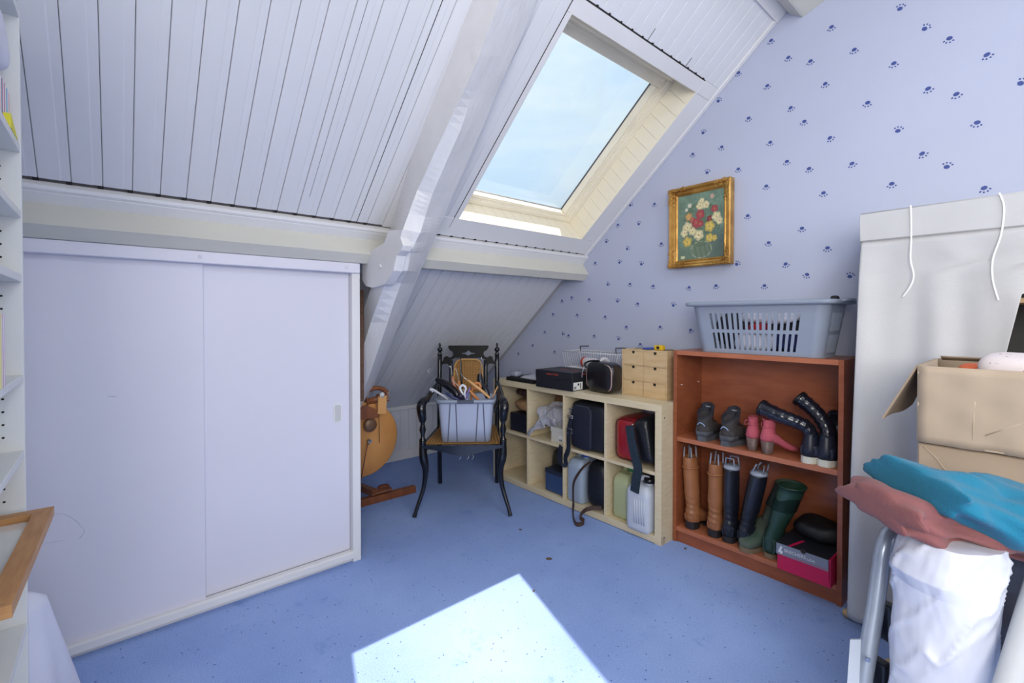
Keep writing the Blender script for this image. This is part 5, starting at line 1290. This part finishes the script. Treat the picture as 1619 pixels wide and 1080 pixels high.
for j in range(NZp):
    for i in range(NXp):
        f = bm.faces.new((gg[j][i], gg[j][i+1], gg[j+1][i+1], gg[j+1][i]))
        for l, (jj, ii) in zip(f.loops, ((j, i), (j, i+1), (j+1, i+1), (j+1, i))): l[lay] = (*cc[jj][ii], 1)
part('painting', bm, canvas, gp, 'oil painting of cream, yellow and red flowers in a glass bowl', fix=False)

# ================================================================== CANVAS WARDROBE AT THE RIGHT
WY = 2.300; WX0, WX1, WZ = -.502, .55, 1.668
canv = M('grey_white_canvas', (190, 189, 190), .85, var=.04, scale=5, bump=.12, bscale=160)
cw_ = thing('canvas_wardrobe', 'wardrobe of pale grey canvas with tie strings hanging from its top, at the right edge', 'wardrobe', (WX0, WY, 0))
pole = M('pine_pole', (190, 160, 120), .5, var=.1)
for x in (.014, WX1-WX0-.014):
    for y_ in (.014, .34):
        bm = newbm(); tube(bm, [(x, y_, 0), (x, y_, WZ-.02)], .011, 10); part('pole', bm, pole, cw_)
bm = newbm(); tube(bm, [(-.004, .0, .022), (WX1-WX0, .0, .022)], .012, 10); part('bottom_rod', bm, pole, cw_)
bm = newbm(); lathe(bm, [(.006, 0), (.009, .010), (.013, .018), (.018, .030), (.018, .040), (.010, .050), (.001, .052)], (-.004, .0, .022), 16, axis=(-1, -.0, 0)); part('knob', bm, pole, cw_, 'turned wooden knob')
# front curtain with soft vertical folds; parted towards the right edge of the view
def fold(x, z):
    x = x*1.0
    a = min(1, (1.56-z)/1.0) if z < 1.56 else 0
    return -(.024*math.sin(x*15+1.2+z*.5)+.020*math.sin(x*29+z*1.2)+.007*math.sin(x*57+1))*(.25+.75*a)
def xr(z):   # right edge of the drawn curtain
    return .86 if z > 1.54 else (.437+(z-1.31)*1.84 if z > 1.31 else max(.40, .41+(z-1.15)*.17))
bm = newbm(); surf(bm, lambda u, v: (-.0+(.86 if v > .93 else xr(v*1.54))*u+(-.028+.028*v)*(1-u)*(1 if True else 0), -.020+fold(xr(v*1.54)*u, v*1.54)*(1-.9*max(0, v-.93)/.07), .035+v*1.52), 120, 60)
fc_ = part('front_curtain', bm, canv, cw_); solid(fc_, .0022)
bm = newbm(); box(bm, (-.004, -.026, 1.553), (.95, -.018, 1.664), .001); part('header_band', bm, canv, cw_)
bm = newbm(); tube(bm, [(-.002, -.027, 1.556), (.95, -.027, 1.556)], .0016, 5); tube(bm, [(-.003, -.023, 1.664), (.95, -.023, 1.664)], .0035, 6); tube(bm, [(-.002, -.0265, 1.553), (-.002, -.0265, 1.664)], .0016, 5); part('seam', bm, canv, cw_)
bm = newbm(); surf(bm, lambda u, v: (.004+.004*math.sin(v*5+u*9)-.018*(1-v)*(1-u), -.015+u*.365, .04+v*1.62), 30, 40); s_ = part('side_curtain', bm, canv, cw_); solid(s_, .002)
bm = newbm(); box(bm, (0, .355, .03), (WX1-WX0, .358, WZ), 0); part('back_cloth', bm, M('dark_wardrobe_lining', (62, 60, 62), .9), cw_)
bm = newbm(); box(bm, (0, -.02, WZ-.006), (WX1-WX0, .358, WZ-.002), 0); part('top_cloth', bm, canv, cw_)
for x0, pts_ in ((.153, [(0, -.030, 1.672), (.002, -.032, 1.63), (.003, -.032, 1.54), (.002, -.034, 1.47), (.012, -.036, 1.41), (.004, -.036, 1.37), (-.018, -.036, 1.33)]),
                 (.382, [(0, -.030, 1.672), (.012, -.032, 1.62), (.006, -.034, 1.53), (-.012, -.036, 1.45), (-.012, -.036, 1.38), (.002, -.036, 1.31)])):
    bm = newbm(); ribbon(bm, spline([(x0+a, b_, c_) for a, b_, c_ in pts_], 6), (1, .2, .0), .005, .0016); part('tie_string', bm, M('white_tape_ribbon', (226, 224, 222), .7), cw_)
bm = newbm(); prism(bm, [at(*q, 1, WY-.026)-Vector((WX0, WY, 0)) for q in ((1367, 636), (1358, 652), (1350, 676), (1348, 694), (1354, 708), (1362, 713), (1366, 708))], (0, .02, 0)); part('rolled_flap', bm, M('beige_lining', (176, 166, 150), .8), cw_, 'beige rolled up side flap')
for z in (1.05, 1.30):
    bm = newbm(); box(bm, (.33, .04, z), (WX1-WX0-.03, .34, z+.018), .002); part('slat_shelf', bm, pole, cw_)
bm = newbm(); blob(bm, (0, 0, 0), (.12, .10, .30), .5, .5, 22, 14, namp=.02); single('dark_clothes', bm, blackm, 'dark clothes inside the wardrobe, behind the parted canvas', 'clothes', (WX0+.62, WY+.20, .72))

# ================================================================== CARDBOARD BOXES
card = M('brown_cardboard', (172, 154, 134), .85, var=.03, scale=3, bump=.1, bscale=5); cardin = M('brown_cardboard_inside', (150, 132, 112), .9, var=.05)
C0 = at(1452, 578, 1, 1.80); C1 = at(1450, 698, 1, 1.80)
cx0, ctz, cbz = C0.x, C0.z, C1.z
cbx = thing('cardboard_box', 'open brown cardboard box, one flap folded out left, on top of the stack', 'box', (cx0, 1.80, cbz))
CWd, CDp, CHt = .56, .37, ctz-cbz
def panel(name, fn, nu=10, nv=6, th=.004, mat=card, parent=cbx):
    bm = newbm(); surf(bm, fn, nu, nv, smooth=True); p_ = part(name, bm, mat, parent); solid(p_, th); return p_
nz_ = lambda x, z, s: .003*math.sin(x*23+s)*math.sin(z*14+s)
panel('front_panel', lambda u, v: (u*CWd, nz_(u, v, 1)-.002*math.sin(u*40), v*CHt-.012*u*(1-v)*0), 24, 10)
panel('back_panel', lambda u, v: (u*CWd, CDp, v*CHt))
panel('left_panel', lambda u, v: (0, u*CDp, v*CHt)); panel('right_panel', lambda u, v: (CWd, u*CDp, v*CHt)); panel('bottom_panel', lambda u, v: (u*CWd, v*CDp, .003))
fl_ = [at(*q, 1, yy)-Vector((cx0, 1.80, cbz)) for q, yy in (((1452, 580), 1.80), ((1394, 664), 1.83), ((1412, 650), 1.99), ((1452, 606), 2.10))]
bm = newbm()
a0, a1, a2 = Vector((-.003, .004, CHt)), Vector((-.003, CDp-.01, CHt)), None
o0 = at(1395, 662, 1, 1.79)-Vector((cx0, 1.80, cbz)); o1 = o0+Vector((.03, .26, .015))
surf(bm, lambda u, v: (a0.lerp(a1, u)).lerp(o0.lerp(o1, u), v)+Vector((0, 0, .004*math.sin(u*7)*v)), 8, 8, smooth=False)
fp = part('left_flap', bm, cardin, cbx, 'flap folded outwards'); solid(fp, .005)
bm = newbm(); surf(bm, lambda u, v: (.01+u*.13, CDp-.006-.03*v, CHt+.012*v-.002), 6, 3); p_ = part('back_flap', bm, cardin, cbx); solid(p_, .004)
bm = newbm()
for pts_ in (((.30, .86), (.27, .70), (.265, .55), (.19, .35), (.14, .20)), ((.36, .80), (.43, .62), (.47, .50)), ((.262, .70), (.262, .04)), ((.47, .85), (.472, .05)), ((.12, .6), (.115, .04))):
    tube(bm, [(x, -.0035-nz_(x/CWd, z, 1)*0, z*CHt) for x, z in pts_], .0011, 4)
part('creases', bm, M('cardboard_crease', (190, 174, 152), .9), cbx, kind='stuff')
bm = newbm(); blob(bm, (0, 0, 0), (.085, .075, .055), .75, .8, 28, 16, namp=.01, nsc=12, seed=3)
pat = M('patterned_white_cloth', (218, 206, 206), .8, scale=55, rgb2=(150, 90, 110)); pat.node_tree.nodes['Color Ramp'].color_ramp.elements[0].position = .62; pat.node_tree.nodes['Color Ramp'].color_ramp.elements[1].position = .66
q = at(1612, 582, 1, 1.92); single('patterned_hat', bm, pat, 'white cloth with small dark pattern rising from the open cardboard box', 'cloth', (q.x+.0, 1.93, q.z-.015))
bm = newbm(); blob(bm, (0, 0, 0), (.032, .05, .016), .8, .8, 18, 10, namp=.006, nsc=20); q = at(1538, 577, 1, 2.02); single('orange_cloth', bm, M('orange_cotton', (206, 96, 56), .8), 'small orange cloth peeping over the rim of the open cardboard box', 'cloth', (q.x, 2.02, q.z-.012))
bm = newbm(); box(bm, (.012, .02, .006), (CWd-.01, CDp-.01, CHt-.045), .02); single('folded_laundry', bm, M('grey_brown_cloth', (112, 100, 92), .9), 'grey brown folded cloth filling the open cardboard box', 'cloth', (cx0, 1.80, cbz))
lbx = thing('cardboard_box', 'tall closed brown cardboard box under the open one', 'box', (cx0-.002, 1.815, 0))
bm = newbm(); box(bm, (0, 0, 0), (CWd, CDp-.02, cbz-.006), .004); part('carton', bm, M('shaded_brown_cardboard', (168, 148, 126), .85, var=.04, bump=.1, bscale=6), lbx)
bm = newbm(); tube(bm, spline([at(*q, 1, 1.8135)-Vector((cx0-.002, 1.815, 0)) for q in ((1455, 700), (1470, 715), (1480, 724), (1490, 738), (1502, 750))], 3), .0012, 4); part('crease', bm, MATS['cardboard_crease'], lbx)

# ================================================================== STEP STOOL, WRAPPED BUNDLES AND FOLDED CLOTHES IN FRONT
ss = thing('step_stool', 'silver tube step stool with wooden treads and black brackets at the lower right', 'step stool', (-.20, 1.25, 0))
so = Vector((-.20, 1.25, 0))
tp = [atf(x, y, f_*1.20) for x, y, f_ in ((1450, 834, 1.00), (1428, 833, .975), (1407, 844, .96), (1397, 868, .95), (1392, 900, .945), (1384, 960, .935), (1374, 1020, .925), (1367, 1062, .918))]
dirn = (tp[-1]-tp[-2]).normalized(); tp.append(tp[-1]+dirn*((.008-tp[-1].z)/dirn.z))
FWv_ = Vector((F_.x, F_.y, 0)).normalized()
bm = newbm(); tube(bm, [p-so for p in spline(tp, 6)], .0185, 14); part('tube_leg', bm, silver, ss)
bm = newbm(); off = (R_*.97+FWv_*.25)*.22; tube(bm, [p-so+off for p in spline(tp, 6)], .0185, 14); part('tube_leg', bm, silver, ss)
bm = newbm(); tube(bm, [tp[0]-so, tp[0]-so+off], .0185, 14); part('top_bar', bm, silver, ss)
tw = M('beech_tread', (206, 168, 118), .5, var=.06, scale=8, stretch=(1, 1, 6))
for (px, py, fw, hh) in ((1400, 982, 1.118, .05), (1391, 1074, 1.10, .05)):
    c = atf(px, py, fw)-so
    dx = (Vector((R_.x, R_.y, 0))*.95+FWv_*.31).normalized(); dy = Vector((-dx.y, dx.x, 0))
    bm = newbm(); obox(bm, c+dx*.004, dx*.030, dy*.036, Vector((0.0, 0, .088)), .006, 2); part('bracket', bm, M('black_plastic_bracket', (30, 34, 44), .35), ss)
    bm = newbm(); obox(bm, c+dx*.12, dx*.21, dy*.024, Vector((0, 0, .070)), .004, 1); part('tread', bm, tw, ss)
bm = newbm(); c = atf(1371, 1037, 1.088)-so; lathe(bm, [(.005, .012), (.005, .017)], c, 12, axis=(.3, -.95, 0)); part('rivet', bm, steel, ss)
bm = newbm(); prism(bm, [atf(x, y, fw_)-so for x, y, fw_ in ((1344, 1012, 1.09), (1361, 1012, 1.09), (1358, 1100, 1.05), (1338, 1100, 1.05))], (0.0, .006, 0)); part('side_plate', bm, M('pale_grey_plastic', (176, 184, 198), .4), ss, 'pale grey plate beside the tube')

film = M('white_plastic_film', (204, 207, 220), .28, var=.02, scale=3, bump=.35, bscale=7, coat=.2)
fx_, fy_ = atf(1512, 900, .99).x, atf(1512, 900, .99).y
FWv, RTv = Vector((F_.x, F_.y, 0)).normalized(), Vector((R_.x, R_.y, 0)).normalized()
def bundle_ring(z, cx_, hw_, hd_, seed, amp, n=90):
    out = []
    for k in range(n):
        a = 2*PI*k/n; c_, s_ = math.cos(a), math.sin(a)
        dg = (1-abs(math.sin(z*13-a*1.5+seed+.8*noise.noise(Vector((c_*2, s_*2, z*4))))))**5; dg2 = (1-abs(math.sin(z*21-a*2.3+seed*3)))**6
        w_ = 1+amp*(.4*math.sin(a*3+z*9+seed)+.9*dg+.5*dg2+.5*noise.noise(Vector((c_*2+seed, s_*2, z*7)))+.2*noise.noise(Vector((c_*9+seed, s_*9, z*30))))
        p = RTv*(cx_+sgp(c_, .8)*hw_*w_)+FWv*(sgp(s_, .8)*hd_*w_); out.append(Vector((p.x, p.y, z)))
    return out
def ribx(px, py, fw=.99): p = atf(px, py, fw)-Vector((fx_, fy_, 0)); return p.dot(RTv), p.z
Ls = [(1438, 850), (1425, 868), (1411, 905), (1420, 925), (1421, 960), (1417, 1010), (1414, 1060), (1416, 1110)]; Rs_ = [(1568, 850), (1582, 868), (1580, 905), (1578, 925), (1573, 960), (1566, 1010), (1559, 1060), (1552, 1110)]
lv = [(ribx(*l), ribx(*r)) for l, r in zip(Ls, Rs_)]
keys = [((a[1]+b_[1])/2, (a[0]+b_[0])/2, (b_[0]-a[0])/2) for a, b_ in lv]; keys.append((.30, keys[-1][1]-.012, .102)); keys.append((0.003, keys[-1][1]-.01, .102))
rs = []
for i in range(len(keys)-1):
    for j in range(16):
        f = j/16; z, c_, h_ = [keys[i][q]*(1-f)+keys[i+1][q]*f for q in range(3)]; rs.append(bundle_ring(z, c_, h_*.80, .076, 1.3, .09))
rs.append(bundle_ring(.003, keys[-1][1], .10, .088, 1.3, .03))
bm = newbm(); rings(bm, rs)
# diagonal gathers of the film
wbn = single('wrapped_bundle', bm, film, 'tall bundle wrapped in crinkled white plastic film beside the silver step stool', 'bundle', (fx_, fy_, 0))
dk = M('dark_grey_plastic_film', (72, 76, 90), .3, var=.3, scale=4, bump=.4, bscale=9, coat=.2)
gx = atf(1622, 900, 1.08); rs = []
for i in range(30):
    z = .745*(1-i/29)+.003; rs.append([p for p in bundle_ring(z, -.03*(1-z/.79), .066, .08, 4.1, .06, 60)])
bm = newbm(); rings(bm, rs); single('wrapped_bundle', bm, dk, 'dark grey plastic wrapped bundle right of the white one', 'bundle', (gx.x+.012, gx.y+.012, 0))
# leaning grey roll in the corner
a = atf(1655, 884, .925); b_ = atf(1582, 1130, .85); d_ = (b_-a).normalized(); b2 = b_+d_*((.016-b_.z)/d_.z)
bm = newbm(); tube(bm, [a-b2, b2*0], .021, 14); 
rl = single('leaning_roll', bm, M('pale_grey_roll', (176, 178, 182), .6, var=.03), 'pale grey roll leaning at the lower right corner of the picture', 'roll', tuple(b2))
q = atf(1650, 1075, .86); bm = newbm(); box(bm, (-.05, -.05, 0), (.09, .10, q.z+.05), .006, 2); single('blue_container', bm, M('ice_blue_plastic', (170, 200, 238), .4), 'ice blue container at the lower right corner behind the grey roll', 'container', (q.x+.055, q.y+.045, 0), math.radians(20))

# folded clothes on the pile: dusty pink shirt under a teal towel
def garment(name, label, mat, P, fw, depth, seed, amp, fold_amp, cat, ridge=5):
    """cloth lump swept left to right: P = (px, py, half height px, fw)"""
    S0 = [atf(x, y, f_) for x, y, h_, f_ in P]; H0 = [h_*f_/CF for x, y, h_, f_ in P]
    SS = spline(S0, 10); n_ = len(SS); bm = newbm(); rs = []
    for i, c_ in enumerate(SS):
        f = i/(n_-1)*(len(P)-1); k = min(int(f), len(P)-2); hh = H0[k]*(1-(f-k))+H0[k+1]*(f-k)
        e_ = min(1, (i+.6)/4, (n_-1-i+.6)/4); ends = math.sqrt(1-(1-e_)**2)
        ring = []
        for j in range(64):
            a = 2*PI*j/64; ca, sa = math.cos(a), math.sin(a)
            w_ = 1+fold_amp*math.sin(a*ridge+i*.16+seed)+.6*fold_amp*math.sin(a*ridge*2.3-i*.11+seed*2)+amp*noise.noise(Vector((ca*1.6+seed, sa*1.6, i*.09)))
            ring.append(c_+FWv*(sgp(ca, .9)*depth*w_*ends)+Vector((0, 0, sgp(sa, .9)*hh*w_*ends)))
        rs.append(ring)
    base = Vector((SS[n_//2].x, SS[n_//2].y, min(p.z for r in rs for p in r)))
    rs = [[p-base for p in r] for r in rs]; rings(bm, rs)
    return single(name, bm, mat, label, cat, tuple(base))
pinkc = M('dusty_pink_cotton', (128, 78, 78), .85, var=.06, scale=5, bump=.2, bscale=200, sheen=.08); teal = M('teal_fleece', (14, 108, 138), .9, var=.05, scale=6, bump=.3, bscale=260, sheen=.08)
garment('pink_shirt', 'dusty pink cotton shirt folded under the teal towel, hanging over the stool top', pinkc, [(1382, 799, 25, 1.03), (1402, 801, 29, 1.04), (1440, 807, 29, 1.05), (1490, 818, 22, 1.06), (1540, 838, 18, 1.07), (1590, 851, 16, 1.08), (1650, 858, 18, 1.09), (1700, 862, 18, 1.1)], 1.05, .11, 2, .45, .07, 'shirt', 4)
garment('teal_towel', 'teal fleece towel heaped on top of the dusty pink shirt', teal, [(1433, 764, 29, 1.03), (1452, 769, 33, 1.03), (1490, 784, 39, 1.03), (1530, 804, 52, 1.03), (1568, 808, 50, 1.03), (1630, 812, 40, 1.04), (1700, 822, 34, 1.05)], 1.04, .12, 7, .30, .06, 'towel', 5)

# ================================================================== BITS ON THE CARPET
lf = M('dry_leaf', (92, 76, 58), .8)
for (px, py, s_, lab) in ((868, 884, .016, 'largest brown leaf crumb on the carpet above the sunlit patch'), (823, 838, .012, 'small leaf crumb on the carpet in front of the armchair'), (1083, 868, .010, 'tiny dark crumb on the carpet before the reddish bookcase'), (844, 935, .008, 'tiny crumb on the sunlit patch of carpet')):
    p = at(px, py, 2, 0); bm = newbm(); blob(bm, (0, 0, s_*.25), (s_, s_*.6, s_*.25), .9, .9, 12, 6, namp=s_*.4, nsc=60, seed=px); single('leaf_crumb', bm, lf, lab, 'leaf', (p.x, p.y, .0005), px)
